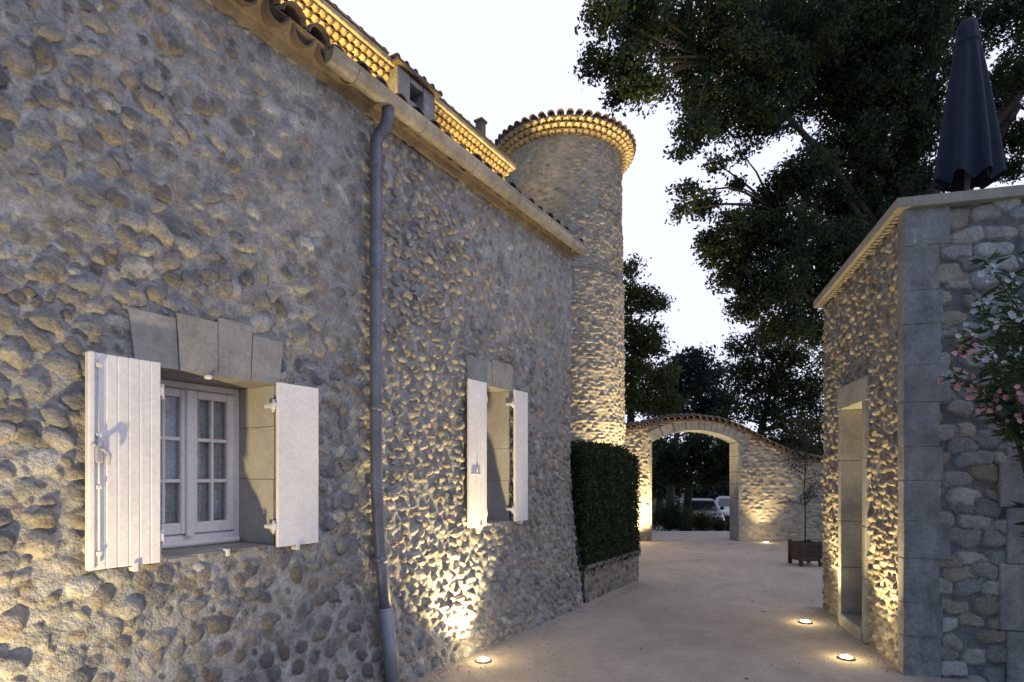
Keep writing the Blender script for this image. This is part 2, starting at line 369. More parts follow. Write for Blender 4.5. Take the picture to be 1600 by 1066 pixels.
def window(w, yd, cols, rows):
    x0, x1, z0, z1 = w[0] + .006, w[1] - .006, w[2], w[3]; xm = (x0 + x1) / 2
    b = MB(); f = .045
    b.box((x0, yd, z0 + .001), (x0 + f, yd + .07, z1 - .001), .006); b.box((x1 - f, yd, z0 + .001), (x1, yd + .07, z1 - .001), .006)
    b.box((x0 + f, yd, z1 - f), (x1 - f, yd + .07, z1 - .001), .006); b.box((x0 + f, yd, z0 + .001), (x1 - f, yd + .07, z0 + .075), .006)
    b.box((x0 + .02, yd - .05, z0 + .003), (x1 - .02, yd, z0 + .04), .012)             # drip rail
    wn_ = b.build('window', M['white'], house)
    for a, c in ((x0 + f, xm), (xm, x1 - f)):
        b = MB(); s = .05; zb, zt = z0 + .08, z1 - f - .004; a2, c2 = a + .002, c - .002
        b.box((a2, yd - .018, zb), (a2 + s, yd + .04, zt), .007); b.box((c2 - s, yd - .018, zb), (c2, yd + .04, zt), .007)
        b.box((a2 + s, yd - .016, zt - s), (c2 - s, yd + .04, zt), .007); b.box((a2 + s, yd - .016, zb), (c2 - s, yd + .04, zb + s + .02), .007)
        gx0, gx1, gz0, gz1 = a2 + s, c2 - s, zb + s + .02, zt - s
        for i in range(1, cols): x = gx0 + (gx1 - gx0) * i / cols; b.box((x - .009, yd - .012, gz0), (x + .009, yd + .03, gz1), .004)
        for j in range(1, rows): z = gz0 + (gz1 - gz0) * j / rows; b.box((gx0, yd - .010, z - .011), (gx1, yd + .028, z + .011), .004)
        b.build('sash', M['white'], wn_)
        b = MB(); b.box((gx0 - .004, yd + .010, gz0 - .004), (gx1 + .004, yd + .015, gz1 + .004)); b.build('pane', M['glass'], wn_)
        n = 40; v = []; q = []
        for i in range(n + 1):
            x = a2 + .01 + (c2 - a2 - .02) * i / n; y = yd + .055 + .010 * math.sin(i * 1.9) + .006 * math.sin(i * .7)
            v += [(x, y, zb), (x, y, zt)]
        for i in range(n): q.append((2 * i, 2 * i + 2, 2 * i + 3, 2 * i + 1))
        b = MB(); b.add(v, q, True); b.build('curtain', M['curtain'], wn_)
    b = MB(); b.box((xm - .026, yd - .034, z0 + .062), (xm + .026, yd - .019, z1 - f - .006), .006); b.build('meeting_stile', M['white'], wn_)
    return wn_
window(W1, .34, 2, 3)
window(W2, .36, 1, 3)
def shutter(x0, x1, z0, z1, boards, hinge_side, rod=False, y=-.105, yaw=0.0):
    """batten shutter folded back on the wall; the hinge side faces the opening"""
    b = MB(); w = (x1 - x0 - (.03 if rod else 0)) / boards; xs0 = x0 + (.03 if rod else 0)
    for i in range(boards):
        b.box((xs0 + i * w + .0015, y, z0), (xs0 + (i + 1) * w - .0015, y + .026, z1), .004)
    b.box((x0 + .004, y + .003, z0 + .004), (x1 - .004, y + .022, z1 - .004))
    for zz in (z0 + .13, z1 - .13, (z0 + z1) / 2): b.box((x0 + .02, y + .026, zz - .05), (x1 - .02, y + .045, zz + .05), .004)
    if rod: b.box((x0, y - .016, z0), (x0 + .028, y + .026, z1), .005)
    s = b.build('shutter', M['white'], house)
    hx = x1 if hinge_side > 0 else x0
    for zz in (z0 + .13, z1 - .15):
        h = MB(); d = .02 * hinge_side
        h.box((hx - d * .3, y + .004, zz - .022), (hx + d, y + .05, zz + .022), .005)
        h.tube([(hx + d * .8, y + .02, zz - .04), (hx + d * .8, y + .02, zz + .04)], .009, 8)
        h.box((hx + d * .6, y + .02, zz - .012), (hx + d * 1.3, .0, zz + .012), .003)
        h.build('hinge', M['hard'], s)
    c = MB(); cxm = x0 + (x1 - x0) * (.62 if hinge_side > 0 else .45)
    c.box((cxm - .010, y - .012, z0 - .03), (cxm + .010, y + .05, z0 - .006), .004); c.box((cxm - .006, y + .03, z0 - .022), (cxm + .006, .0, z0 - .012), .002)
    c.box((cxm - .014, y - .014, z0 - .03), (cxm + .014, y - .004, z0 + .016), .004); c.build('wall_catch', M['hard'], s)
    if rod:
        r = MB(); rx = x0 + .046
        r.tube([(rx, y - .010, z0 + .03), (rx, y - .010, z1 - .03)], .0055, 8)
        for zz in (z0 + .08, z0 + .4, z1 - .4, z1 - .06): r.box((rx - .012, y - .018, zz - .01), (rx + .012, y + .001, zz + .01), .003)
        r.build('locking_rod', M['hard'], s)
        r = MB(); zm = z0 + (z1 - z0) * .54
        r.box((rx - .018, y - .022, zm - .05), (rx + .018, y + .001, zm + .06), .006)
        r.tube([(rx, y - .03, zm + .02), (rx + .008, y - .045, zm + .015), (rx + .028, y - .05, zm - .01), (rx + .026, y - .046, zm - .06)], [.009, .010, .010, .007], 8)
        r.tube([(rx - .018, y - .02, zm + .03), (rx - .034, y - .03, zm + .045)], [.008, .006], 8)
        r.build('handle', M['iron'], s)
    return s
shutter(-5.285, -4.950, 1.150, 2.200, 6, 1, rod=True)
shutter(-4.255, -3.940, 1.155, 2.196, 1, -1)
s2 = shutter(-2.256, -1.965, 1.125, 2.507, 4, 1)
b = MB(); b.box((-2.225, -.118, 1.62), (-2.09, -.1045, 1.64), .004); b.tube([(-2.15, -.118, 1.64), (-2.145, -.122, 1.69), (-2.14, -.118, 1.74)], [.006, .006, .004], 8); b.build('handle', M['iron'], s2)
shutter(-1.455, -1.195, 1.130, 2.507, 3, -1)
b = MB(); b.lathe([(.0, .0), (.016, .002), (.022, .012), (.018, .024), (.0, .03)], 12, (-4.66, -.035, W1[3] - .03)); b.box((-4.665, -.04, W1[3] - .006), (-4.655, -.03, W1[3] + .002)); b.build('shutter_stop', M['hard'], house)
b = MB(); b.box((-4.575, -.06, W1[2] - .001), (-4.56, .02, W1[2] + .012), .003); b.box((-4.578, -.085, W1[2] - .03), (-4.556, -.07, W1[2] + .012), .003); b.build('shutter_catch', M['hard'], house)

# eave, gutter, tiles and downpipe
GY0 = -.155
b = MB()
poly = [(.02, 4.335), (-.045, 4.34), (-.07, 4.39), (-.13, 4.435), (-.19, 4.465), (.5, 4.62), (.5, 4.43)]
xsE = np.arange(-8.6, .021, .06)
v = []; q = []; nP = len(poly)
for i, x in enumerate(xsE):
    for j, (yy, zz) in enumerate(poly):
        jit = .010 * (rnd.random() - .5) if j in (1, 2, 3) else 0
        v.append((x, yy + jit, zz + jit))
for i in range(len(xsE) - 1):
    for j in range(nP): q.append((i * nP + j, (i + 1) * nP + j, (i + 1) * nP + (j + 1) % nP, i * nP + (j + 1) % nP))
q.append(tuple((len(xsE) - 1) * nP + j for j in range(nP)))
b.add(v, q); b.build('eave', M['mortar'], house)
b = MB()
pit = .30
for i in range(44):                                             # canal tiles, one column every 20 cm
    x = -8.55 + i * .197 + .012 * (rnd.random() - .5)
    y0 = -.17 + .05 * (rnd.random() - .5) - (.05 if x < -3.95 else 0)
    for k in range(7):
        ya = y0 + k * .38; yb = ya + .42; za = 4.462 + (ya + .2) * pit + .012 * (rnd.random() - .5); zb = 4.462 + (yb + .2) * pit - .012
        b.halftube((x, ya, za), (x + .01 * (rnd.random() - .5), yb, zb), .088, .072, (0, -.25, 1))
        b.halftube((x + .0985, ya + .03, za - .005), (x + .0985, yb + .03, zb + .0), .083, .07, (0, -.25, 1), concave=True)
b.build('roof', M['tile'], house)
b = MB()                                                        # half round gutter with rolled lip
n = 10; v = []; q = []; xg = [-3.93, 0.0]
for x in xg:
    for r in (.066, .060):
        for k in range(n + 1):
            t = math.pi * k / n; v.append((x, GY0 - r * math.cos(t) - .02, 4.455 - r * 1.3 * math.sin(t)))
m1 = n + 1
for k in range(n):
    q += [(k, k + 1, 2 * m1 + k + 1, 2 * m1 + k), (m1 + k, 3 * m1 + k, 3 * m1 + k + 1, m1 + k + 1)]
b.add(v, q, True)
b.tube([(-3.93, GY0 - .086, 4.455), (0, GY0 - .086, 4.455)], .011, 8)
for x in xg:                                                    # end caps
    v = [(x, GY0 - .066 * math.cos(math.pi * k / n) - .02, 4.455 - .086 * math.sin(math.pi * k / n)) for k in range(n + 1)]
    b.add(v, [tuple(range(n + 1))])
for k in range(6):
    x = -3.7 + k * .7; b.tube([(x, GY0 - .0685 * math.cos(math.pi * t / 10) - .02, 4.455 - .0885 * math.sin(math.pi * t / 10)) for t in range(11)], .006, 6)
b.build('gutter', M['gutter'], house)
def py(z): return -float(flare(np.array(z))) - .102
b = MB(); X = PIPEX
b.tube([(X + .05, GY0 - .02, 4.37), (X + .05, GY0 - .02, 4.29), (X + .035, GY0 - .01, 4.23), (X + .01, -.118, 4.17), (X, -.104, 4.11), (X, py(4.0), 4.0), (X, py(3), 3.0), (X, py(2), 2.0), (X, py(1.6), 1.6), (X, py(1.2), 1.2), (X + .005, py(.9), .9), (X + .01, py(.6), .6)], .046, 14)
dp = b.build('downpipe', M['zinc'], house)
b = MB(); b.tube([(X + .01, py(.62), .62), (X + .014, py(.3), .3), (X + .016, py(.02) + .01, -.01)], .054, 14); b.build('cast_foot', M['foot'], dp)
for z in (3.95, 3.15, 2.12, .98):
    k = MB(); k.tube([(X, py(z), z - .022), (X, py(z), z - .018), (X, py(z), z + .018), (X, py(z), z + .022)], [.048, .053, .053, .048], 14)
    k.box((X - .012, py(z) + .03, z - .012), (X + .012, .02, z + .012), .003); k.build('bracket', M['zinc'], dp)

# ------------------------------------------------------------------ genoise cornice builder (rows of half round tiles)
def genoise_row(b, pts_dirs, r, length):
    for p, d in pts_dirs:
        p = Vector(p); d = Vector(d); b.halftube(p + d * .0, p + d * length, r, r, (0, 0, 1), th=.016, n=7)
# ------------------------------------------------------------------ the taller house behind
tall = empty('tall_house', (HX, HYc, 0), HA, 'taller house behind the low roof, its tiled cornice glowing yellow from below', 'house')
TD, TXE, TZ = 2.45, 1.78, 7.02
us = np.arange(-8.6, TXE + .001, .05); U, V = np.meshgrid(us, np.arange(0, TZ - .3, .05))
h, c = stonefield(U, V, .3, .2, 41, H=(.01, .04)); hh, ww = join(h, .012, .006)
mo = np.array((.36, .33, .28), np.float32); col = palette(c, PAL_TAN) * ww[..., None] + mo * (1 - ww[..., None])
mesh_np('wall', np.stack([U, TD - hh, V], -1).reshape(-1, 3), gridfaces(U.shape[1], U.shape[0]), M['smallstone'], tall, col.reshape(-1, 3))
us = np.arange(0, 7, .06); U, V = np.meshgrid(us, np.arange(0, TZ - .1, .06))
h, c = stonefield(U, V, .3, .2, 43, H=(.01, .04)); hh, ww = join(h, .012, .006); col = palette(c, PAL_TAN) * ww[..., None] + mo * (1 - ww[..., None])
mesh_np('end_wall', np.stack([TXE + hh, U + TD - .02, V], -1).reshape(-1, 3), gridfaces(U.shape[1], U.shape[0]), M['smallstone'], tall, col.reshape(-1, 3))
DX0, DX1 = -1.05, -.30                                           # the stone dormer that interrupts the cornice
def cornice(x0, x1):
    b = MB(); rows = 6; rh = .059; pr = .071
    for k in range(rows):
        z = TZ - .10 - rows * rh + k * rh; yo = TD - (k + 1) * pr
        b.box((x0, yo + .012, z + .045), (x1 + .02 * k, TD + .1, z + rh), 0)
        n = int((x1 - x0) / .102)
        for i in range(n + 1):
            x = x0 + .05 + i * .102 + (.051 if k % 2 else 0)
            if x > x1 + .02: continue
            b.halftube((x, yo + .006 * (rnd.random() - .5), z + .004 * (rnd.random() - .5)), (x, TD - k * pr + .08, z), .047, .045, (0, 0, 1), th=.011, n=6)
    b.box((x0, TD - rows * pr - .035, TZ - .095), (x1 + .12, TD + .1, TZ - .012), .012)
    return b.build('cornice', M['genoise'], tall)
cornice(-8.6, DX0 - .02); cornice(DX1 + .02, TXE)
for x0, x1 in ((-8.6, DX0 - .12), (DX1 + .12, TXE + .14)):
    b = MB(); b.box((x0, TD - .475, TZ - .010), (x1, TD + .1, TZ + .012), .004); b.build('roof_edge', M['tile'], tall)
b = MB(); 
b.box((DX0, TD - .50, 6.1), (DX0 + .24, TD + .5, TZ - .08), .01); b.box((DX1 - .24, TD - .50, 6.1), (DX1, TD + .5, TZ - .08), .01)
b.box((DX0 + .242, TD - .50, 6.1), (DX1 - .242, TD + .5, 6.62), .01); b.box((DX0 + .242, TD - .49, 6.86), (DX1 - .242, TD + .5, TZ - .08), .01)
dm = b.build('dormer', M['bluestone'], tall)
b = MB(); b.box((DX0 + .2, TD - .20, 6.55), (DX1 - .2, TD - .15, 6.9)); b.build('shutter', M['dark'], dm)  # panel behind the dormer slot, its near-black stands for the shade inside
b = MB(); b.box((DX0 - .06, TD - .57, TZ - .075), (DX1 + .06, TD + .5, TZ - .03), .006)
for i in range(6):
    x = DX0 - .05 + i * .17; b.halftube((x, TD - .56, TZ - .035), (x, TD + .5, TZ + .05), .045, .042, (0, -.2, 1))
b.build('dormer_roof', M['tile'], dm)
b = MB()
for i in range(52):
    x = -8.55 + i * .199
    for k in range(4):
        ya = TD - .40 + k * 1.15; za = TZ + .015 + k * .36
        if DX0 - .12 < x < DX1 + .12 and k == 0: ya += .3; za += .1
        b.halftube((x, ya, za), (x, ya + 1.2, za + .36), .07, .06, (0, -.25, 1)); b.halftube((x + .1, ya + .02, za), (x + .1, ya + 1.2, za + .36), .07, .075, (0, -.25, 1), concave=True)
b.build('roof', M['tile'], tall)
# small chimney seen over the eave beside the tower
iv = Matrix.Rotation(-HA, 4, 'Z')
def tolocal(p): return iv @ (Vector(p) - Vector((HX, HYc, 0)))
cp = tolocal(at(751, 196, 13.5)); b = MB()
b.box((cp.x - .09, cp.y - .09, cp.z - 1.5), (cp.x + .09, cp.y + .09, cp.z + .05), .01); b.box((cp.x - .12, cp.y - .12, cp.z + .05), (cp.x + .12, cp.y + .12, cp.z + .11), .01)
b.build('chimney', M['mortar'], tall)

# ------------------------------------------------------------------ round tower
TC = Vector((1.09, 12.2, 0)); TR = 1.215
tower = empty('round_tower', TC, 0, 'round stone tower with a low tiled roof rising behind the house corner', 'tower')
th = np.arange(0, 2 * math.pi + .001, .0155); zz = np.arange(-.05, 8.30, .018); U, V = np.meshgrid(th * TR, zz)
h, c = stonefield(U, V, .165, .066, 51, crease=.012, jit=.28, rr=(.8, 1.2), p=2.8, H=(.010, .040), k=3.6, rot=.18, warp=.22, wrows=.03)
m = .008 + .012 * (fbm(U * 2, V * 2, 3) - .5) + .005 * np.clip((V - 5.8) / 1.0, 0, 1)
hh, ww = join(h, m, .004)
band = np.zeros_like(V)
for z0, d in ((6.85, .022), (5.62, .03)): 
    zz0 = z0 + .03 * (vnoise(U * 1.5, V * 0, 5) - .5); band -= d * np.exp(-((V - zz0) / .022) ** 2)
hh = hh + band + .014 * (V < 6.83) + .010 * (V < 4.2) + .03 * (V < 5.6) * 1.0 + .02 * np.exp(-((V - 2.62) / .12) ** 2)
mo = np.array((.36, .325, .275), np.float32) * (.85 + .3 * fbm(U * 3, V * 3, 8))[..., None]
col = palette(c, PAL_TAN + PAL_HOUSE[:2]) * ww[..., None] + mo * (1 - ww[..., None])
rr_ = TR + hh
mesh_np('wall', np.stack([rr_ * np.cos(U / TR), rr_ * np.sin(U / TR), V], -1).reshape(-1, 3), gridfaces(U.shape[1], U.shape[0]), M['smallstone'], tower, col.reshape(-1, 3))
b = MB(); nt_ = 62; TG = 8.17
for k in range(3):
    z = TG + k * .078; ro = TR + .03 + .078 * (k + 1)
    b.lathe([(TR - .05, z + .060), (ro - .012, z + .060), (ro - .012, z + .078), (TR - .05, z + .078)], 64, smooth=False)
    for i in range(nt_):
        a = 2 * math.pi * (i + .5 * (k % 2)) / nt_; d = Vector((math.cos(a), math.sin(a), 0))
        b.halftube(d * ro + Vector((0, 0, z)), d * (ro - .2) + Vector((0, 0, z)), .064, .056, (0, 0, 1), th=.014, n=7)
b.build('cornice', M['genoise'], tower)
b = MB(); ro = TR + .30; zc = TG + .245
for i in range(52):
    a = 2 * math.pi * i / 52; d = Vector((math.cos(a), math.sin(a), 0)); a2 = a + math.pi / 52; d2 = Vector((math.cos(a2), math.sin(a2), 0))
    b.halftube(d * ro + Vector((0, 0, zc)), d * .05 + Vector((0, 0, zc + .34)), .07, .012, (0, 0, 1), th=.011)
    b.halftube(d2 * (ro - .02) + Vector((0, 0, zc + .01)), d2 * .05 + Vector((0, 0, zc + .33)), .07, .012, (0, 0, 1), th=.011, concave=True)
b.lathe([(.09, .32), (.08, .37), (.0, .39)], 12, (0, 0, zc)); b.build('roof', M['tile'], tower)

# ------------------------------------------------------------------ gateway wall with its segmental arch
GYw = 14.3
def gx_(px): return (px - CX) / FPX * GYw
gate = empty('gateway_wall', (gx_(1085), GYw, 0), 0, 'curved top stone wall with an arched gateway between the tower and the right building', 'gateway')
GX0, GX1 = gx_(930) - gx_(1085), gx_(1460) - gx_(1085); AX0, AX1 = gx_(1018) - gx_(1085), gx_(1152) - gx_(1085); AXM = (AX0 + AX1) / 2; AW = (AX1 - AX0) / 2
ZS, ZC = 2.46, 2.76; AR = (AW ** 2 + (ZC - ZS) ** 2) / (2 * (ZC - ZS)); AZ = ZC - AR
def topz(x):
    px = 1085 + x / GYw * FPX
    return EYE + (HY - np.interp(px, [900, 960, 1000, 1040, 1085, 1130, 1160, 1200, 1240, 1290, 1330, 1460], [676, 672, 667, 657, 654, 660, 672, 694, 712, 722, 725, 725])) / FPX * GYw
def archz(x): return np.where(np.abs(x - AXM) < AW, AZ + np.sqrt(np.maximum(AR ** 2 - (x - AXM) ** 2, 0)), -1)
us = np.arange(GX0, GX1, .02); U, T = np.meshgrid(us, np.linspace(0, 1, 170)); V = -.03 + T * (topz(U) + .03)
h, c = stonefield(U, V, .19, .095, 61, jit=.3, rr=(.78, 1.2), p=2.5, H=(.012, .042), k=3, rot=.3, warp=.25)
hh, ww = join(h, .010 + .02 * (fbm(U * 2, V * 2, 5) - .5), .004)
mo = np.array((.37, .33, .275), np.float32) * (.85 + .3 * fbm(U * 3, V * 3, 9))[..., None]
col = palette(c, PAL_TAN) * ww[..., None] + mo * (1 - ww[..., None])
uc = (U[:-1, :-1] + U[1:, 1:]) / 2; vc = (V[:-1, :-1] + V[1:, 1:]) / 2; keep = ~((np.abs(uc - AXM) < AW + .05) & (vc < archz(uc) + .06 + .2 * (archz(uc) < 0)*(vc < ZS)))
keep &= ~((np.abs(uc - AXM) < AW + .05) & (vc < ZS))
for nm, sgn, off in (('wall', -1, 0), ('wall', 1, .48)):
    F = gridfaces(U.shape[1], U.shape[0], keep)
    mesh_np(nm, np.stack([U, off + sgn * hh, V], -1).reshape(-1, 3), F if sgn < 0 else F[:, ::-1], M['smallstone'], gate, col.reshape(-1, 3))
b = MB(); N = 15                                                  # dressed arch ring and jambs
an = math.asin(AW / AR)
for i in range(N):
    a0, a1 = -an + 2 * an * i / N + .002, -an + 2 * an * (i + 1) / N - .002; o = .012 if i % 2 else .0
    b.prism([(AXM + AR * math.sin(a0), AZ + AR * math.cos(a0)), (AXM + (AR + .25) * math.sin(a0), AZ + (AR + .25) * math.cos(a0)), (AXM + (AR + .25) * math.sin(a1), AZ + (AR + .25) * math.cos(a1)), (AXM + AR * math.sin(a1), AZ + AR * math.cos(a1))], -.055 - o, .52)
b.build('arch', M['dressed'], gate)
for sx in (-1, 1):
    b = MB(); z = 0; i = 0; xe = AXM + sx * AW
    while z < ZS - .01:
        hgt = min((.36, .3, .4)[i % 3], ZS - z); o = .1 if i % 2 else .06
        b.box((xe, -.055, z + .003), (xe + sx * o, .52, z + hgt - .003), .008); z += hgt; i += 1
    b.build('jamb', M['dressed'], gate)
b = MB(); x = GX0                                                 # tile coping laid across the wall
while x < GX1:
    z = float(topz(x)); b.halftube((x, -.17, z - .01), (x, .24, z + .09), .085, .085, (0, 0, 1)); b.halftube((x, .65, z - .01), (x, .24, z + .09), .085, .085, (0, 0, 1))
    zb = float(topz(x + .078)); b.box((x - .02, -.11, z - .07), (x + .16, .58, max(z, zb) + .0), .01); x += .157
b.build('coping', M['tile'], gate)
g = MB(); gxh = AX0 + .02                                        # open iron gate leaf folded back against the left jamb
def gp(t, z): return (gxh + .06 + .16 * t, .54 + .95 * t, z)
for z in (.12, .95, 1.75): g.tube([gp(0, z), gp(1, z)], .016, 6)
for i in range(9): g.tube([gp(i / 8, .08), gp(i / 8, 1.85 - .3 * (i / 8) ** 2)], .012 if 0 < i < 8 else .02, 6)
g.build('gate_leaf', M['gate'], gate)

# ------------------------------------------------------------------ terrace building on the right
AXc, AYc = 3.23, 4.65; ad = Vector((3.83 - 3.23, 7.0 - 4.65, 0)); AL = ad.length; ad.normalize(); AA = math.atan2(ad.y, ad.x)
annex = empty('terrace_building', (AXc, AYc, 0), AA, 'flat topped stone terrace building on the right with dressed quoins and a tall doorway', 'building')
# local x runs along the street face away from the camera, local -y along the front face to the right
def atop(x): return 3.76 - .03 * x
D0, D1, DZ = .93, 1.60, 2.33
us = np.arange(.06, AL + .001, .0085); U, T = np.meshgrid(us, np.linspace(0, 1, 430)); V = -.02 + T * (atop(U) + .02)
h, c = stonefield(U, V, .108, .068, 71, crease=.010, jit=.33, rr=(.72, 1.2), p=2.3, H=(.016, .052), k=3.2, rot=.7, warp=.3)
hh, ww = join(h, .006 + .016 * (fbm(U * 2, V * 2, 5) - .5), .0035); hh = hh + .006 * (fbm(U * 20, V * 20, 2, 3) - .5)
hh = hh * np.clip(U / .12, 0, 1)
mo = np.array((.36, .32, .265), np.float32) * (.85 + .3 * fbm(U * 4, V * 4, 9))[..., None]
col = palette(c, PAL_TAN) * ww[..., None] + mo * (1 - ww[..., None])
uc = (U[:-1, :-1] + U[1:, 1:]) / 2; vc = (V[:-1, :-1] + V[1:, 1:]) / 2
keep = ~((uc > D0 - .07) & (uc < D1 + .07) & (vc < DZ + .15))
mesh_np('street_wall', np.stack([U, hh, V], -1).reshape(-1, 3), gridfaces(U.shape[1], U.shape[0], keep)[:, ::-1], M['stone'], annex, col.reshape(-1, 3))
us = np.arange(0, 4.5, .010); U, T = np.meshgrid(us, np.linspace(0, 1, 380)); V = -.02 + T * (3.76 + .02)
h, c = stonefield(U, V, .215, .128, 81, crease=.015, cw=.006, jit=.30, rr=(.88, 1.30), p=3.0, H=(.022, .032), k=9, rot=.22, warp=.26, tilt=.10)
hh, ww = join(h * 1.25, .004, .0025); hh = hh + .007 * (fbm(U * 16, V * 16, 2, 4) - .5)
mo = np.array((.20, .188, .178), np.float32) * (.85 + .3 * fbm(U * 4, V * 4, 9))[..., None]
PAL_FRONT = [(.30, .29, .28), (.35, .32, .28), (.40, .38, .345), (.27, .255, .245), (.33, .28, .225), (.29, .265, .25)]
col = palette(c, PAL_FRONT) * ww[..., None] + mo * (1 - ww[..., None])
mesh_np('front_wall', np.stack([-hh, -U, V], -1).reshape(-1, 3), gridfaces(U.shape[1], U.shape[0])[:, ::-1], M['stone'], annex, col.reshape(-1, 3))
b = MB(); b.box((AL, -4.5, 0), (AL - .3, .0, 3.68)); b.box((.3, -4.5, 3.5), (AL - .3, -.3, 3.6)); b.build('rear_wall', M['dressed'], annex)
b = MB(); z = -.02; i = 0                                        # dressed quoins at the corner, long and short
while z < 3.75:
    hgt = min((.33, .27, .36, .30)[i % 4], 3.76 - z); L1 = (.21, .225, .20, .275)[i % 4]
    b.box((-.038 - .002 * (i % 2), .052 - .003 * (i % 2), z + .0008), (.075 + .02 * (i % 2), -L1, z + hgt - .0008), .004); z += hgt; i += 1
b.build('quoins', M['bluestone'], annex)
b = MB(); z = -.02; i = 0                                        # smooth dressed pier at the right edge of the picture
for hgt in (.42, .52, .44, .36, .30):
    b.box((-.046 - .003 * (i % 2), -.655 + .05 * (i % 2), z + .003), (.2, -1.45, z + hgt - .003), .008); z += hgt; i += 1
b.build('pier', M['bluestone'], annex)
b = MB()                                                         # doorway surround, lintel, reveal
for xa, xb in ((D0 - .09, D0), (D1, D1 + .09)):
    z = 0
    for hgt in (.62, .5, .66, .55): b.box((xa, -.32, z + .002), (xb, .056, min(z + hgt, DZ) - .002), .006); z += hgt
b.box((D0 - .12, -.32, DZ), (D1 + .12, .058, DZ + .24), .008)
b.build('door_surround', M['dressed'], annex)
b = MB()
for i in range(5): b.box((D0 + .003 + i * (D1 - D0 - .006) / 5, -.30, .13), (D0 + (i + 1) * (D1 - D0 - .006) / 5, -.26, DZ - .002), .005)
dr = b.build('door', mat('grey_door', (.26, .255, .27), .6, noise=(6, .12), bump=[(30, .2, .004)]), annex)
b = MB(); b.tube([(D0 + .08, -.26, 1.05), (D0 + .08, -.21, 1.05), (D0 + .19, -.205, 1.05)], .010, 8); b.build('handle', M['iron'], dr)
b = MB(); b.box((D0 + .002, -.32, -.02), (D1 - .002, .075, .12), .012); b.build('doorstep', M['dressed'], annex)
b = MB()
P = [(-.09, .115), (AL + .05, .115), (AL + .05, -.28), (.30, -.28), (.30, -4.5), (-.09, -4.5)]
v = [(x, y, atop(max(x, 0)) + dz) for dz in (.0, .08) for x, y in P]
n = len(P); b.add(v, [tuple(range(n))[::-1], tuple(range(n, 2 * n))] + [(i, (i + 1) % n, n + (i + 1) % n, n + i) for i in range(n)])
b.build('coping', M['coping'], annex)
b = MB()
for i in range(34): x = .06 + i * .07; b.box((x, .02, atop(x) - .022), (x + .04, .075, atop(x) + .002), .004)
b.build('dentils', M['coping'], annex)

# ------------------------------------------------------------------ in-ground spot lights
def ground_light(px, pyv, label, power, target, size=75, pos=None):
    if pos is None:
        Y = FPX * EYE / (pyv - HY); pos = Vector(((px - CX) / FPX * Y, Y, 0))
    o = empty('ground_light', pos, 0, label, 'light', 'round lights sunk in the gravel')
    b = MB(); b.lathe([(.048, .004), (.051, .010), (.068, .008), (.073, .0), (.073, -.03)], 28); b.build('rim', M['steel'], o)
    b = MB(); b.lathe([(.049, .004), (.042, .013), (.024, .020), (.0, .022)], 24); b.build('lens', M['lens'], o)
    l = bpy.data.lights.new('bulb', 'SPOT'); l.energy = power; l.color = WARM; l.spot_size = R(size); l.spot_blend = .9; l.shadow_soft_size = .035
    lo = bpy.data.objects.new('bulb', l); C.objects.link(lo); lo.parent = o; lo.location = (0, 0, .05)
    g = bpy.data.lights.new('glow', 'POINT'); g.energy = 1.6; g.color = WARM; g.shadow_soft_size = .02
    go = bpy.data.objects.new('glow', g); C.objects.link(go); go.parent = o; go.location = (0, 0, .09)
    d = Vector(target) - pos; lo.rotation_euler = (-d).to_track_quat('Z', 'Y').to_euler()
    return o
def hw(x, y, z=0):                                               # house-local to world
    return Vector((HX + .538 * x - .843 * y, HYc + .843 * x + .538 * y, z))
ground_light(755, 1032, 'round ground light beside the low house wall, right of the drainpipe', 240, hw(-2.75, 0, 2.8), 108)
ground_light(1322, 1028, 'round ground light at the near side of the terrace building doorway', 120, Vector((3.32, 5.15, 2.2)), 85)
ground_light(1258, 972, 'round ground light at the far side of the terrace building doorway', 110, Vector((3.70, 6.5, 2.0)), 85)
ground_light(1197, 848, 'round ground light at the foot of the gateway wall right of the arch', 90, Vector((6.37, 14.28, 2.6)), 85)
def spot(pos, target, power, size, col=WARM, soft=.05):
    l = bpy.data.lights.new('uplight', 'SPOT'); l.energy = power; l.color = col; l.spot_size = R(size); l.spot_blend = .8; l.shadow_soft_size = soft
    lo = bpy.data.objects.new('uplight', l); C.objects.link(lo); lo.location = pos
    lo.rotation_euler = (Vector(pos) - Vector(target)).to_track_quat('Z', 'Y').to_euler()
spot(hw(-6.35, -.80, .05), hw(-5.55, 0, 2.6), 190, 125)              # next light of the row, left of the picture
for x in (-3.6, -3.1, -2.6, -2.1, -1.6, -1.2, -.1, .3, .75, 1.2, 1.65): spot(hw(x, TD - .36, 5.95), hw(x, TD - .33, TZ), 26, 160, (1, .70, .22))
spot((2.75, 10.7, .1), (1.9, 11.6, 4.5), 1250, 62)
for k in range(13):                                              # strip of small lights on the tower ledge under the cornice
    a = R(-112 + 11 * k); d = Vector((math.cos(a), math.sin(a), 0)); p = Vector((1.09, 12.2, 0)) + d * 1.47
    spot(p + Vector((0, 0, 7.90)), p + d * .09 + Vector((0, 0, 8.4)), 9, 92, (1, .74, .3))                  # at the tower foot, behind the hedge
spot((2.75, 13.78, .1), (3.05, 14.35, 1.6), 560, 120)                 # left pillar of the gateway

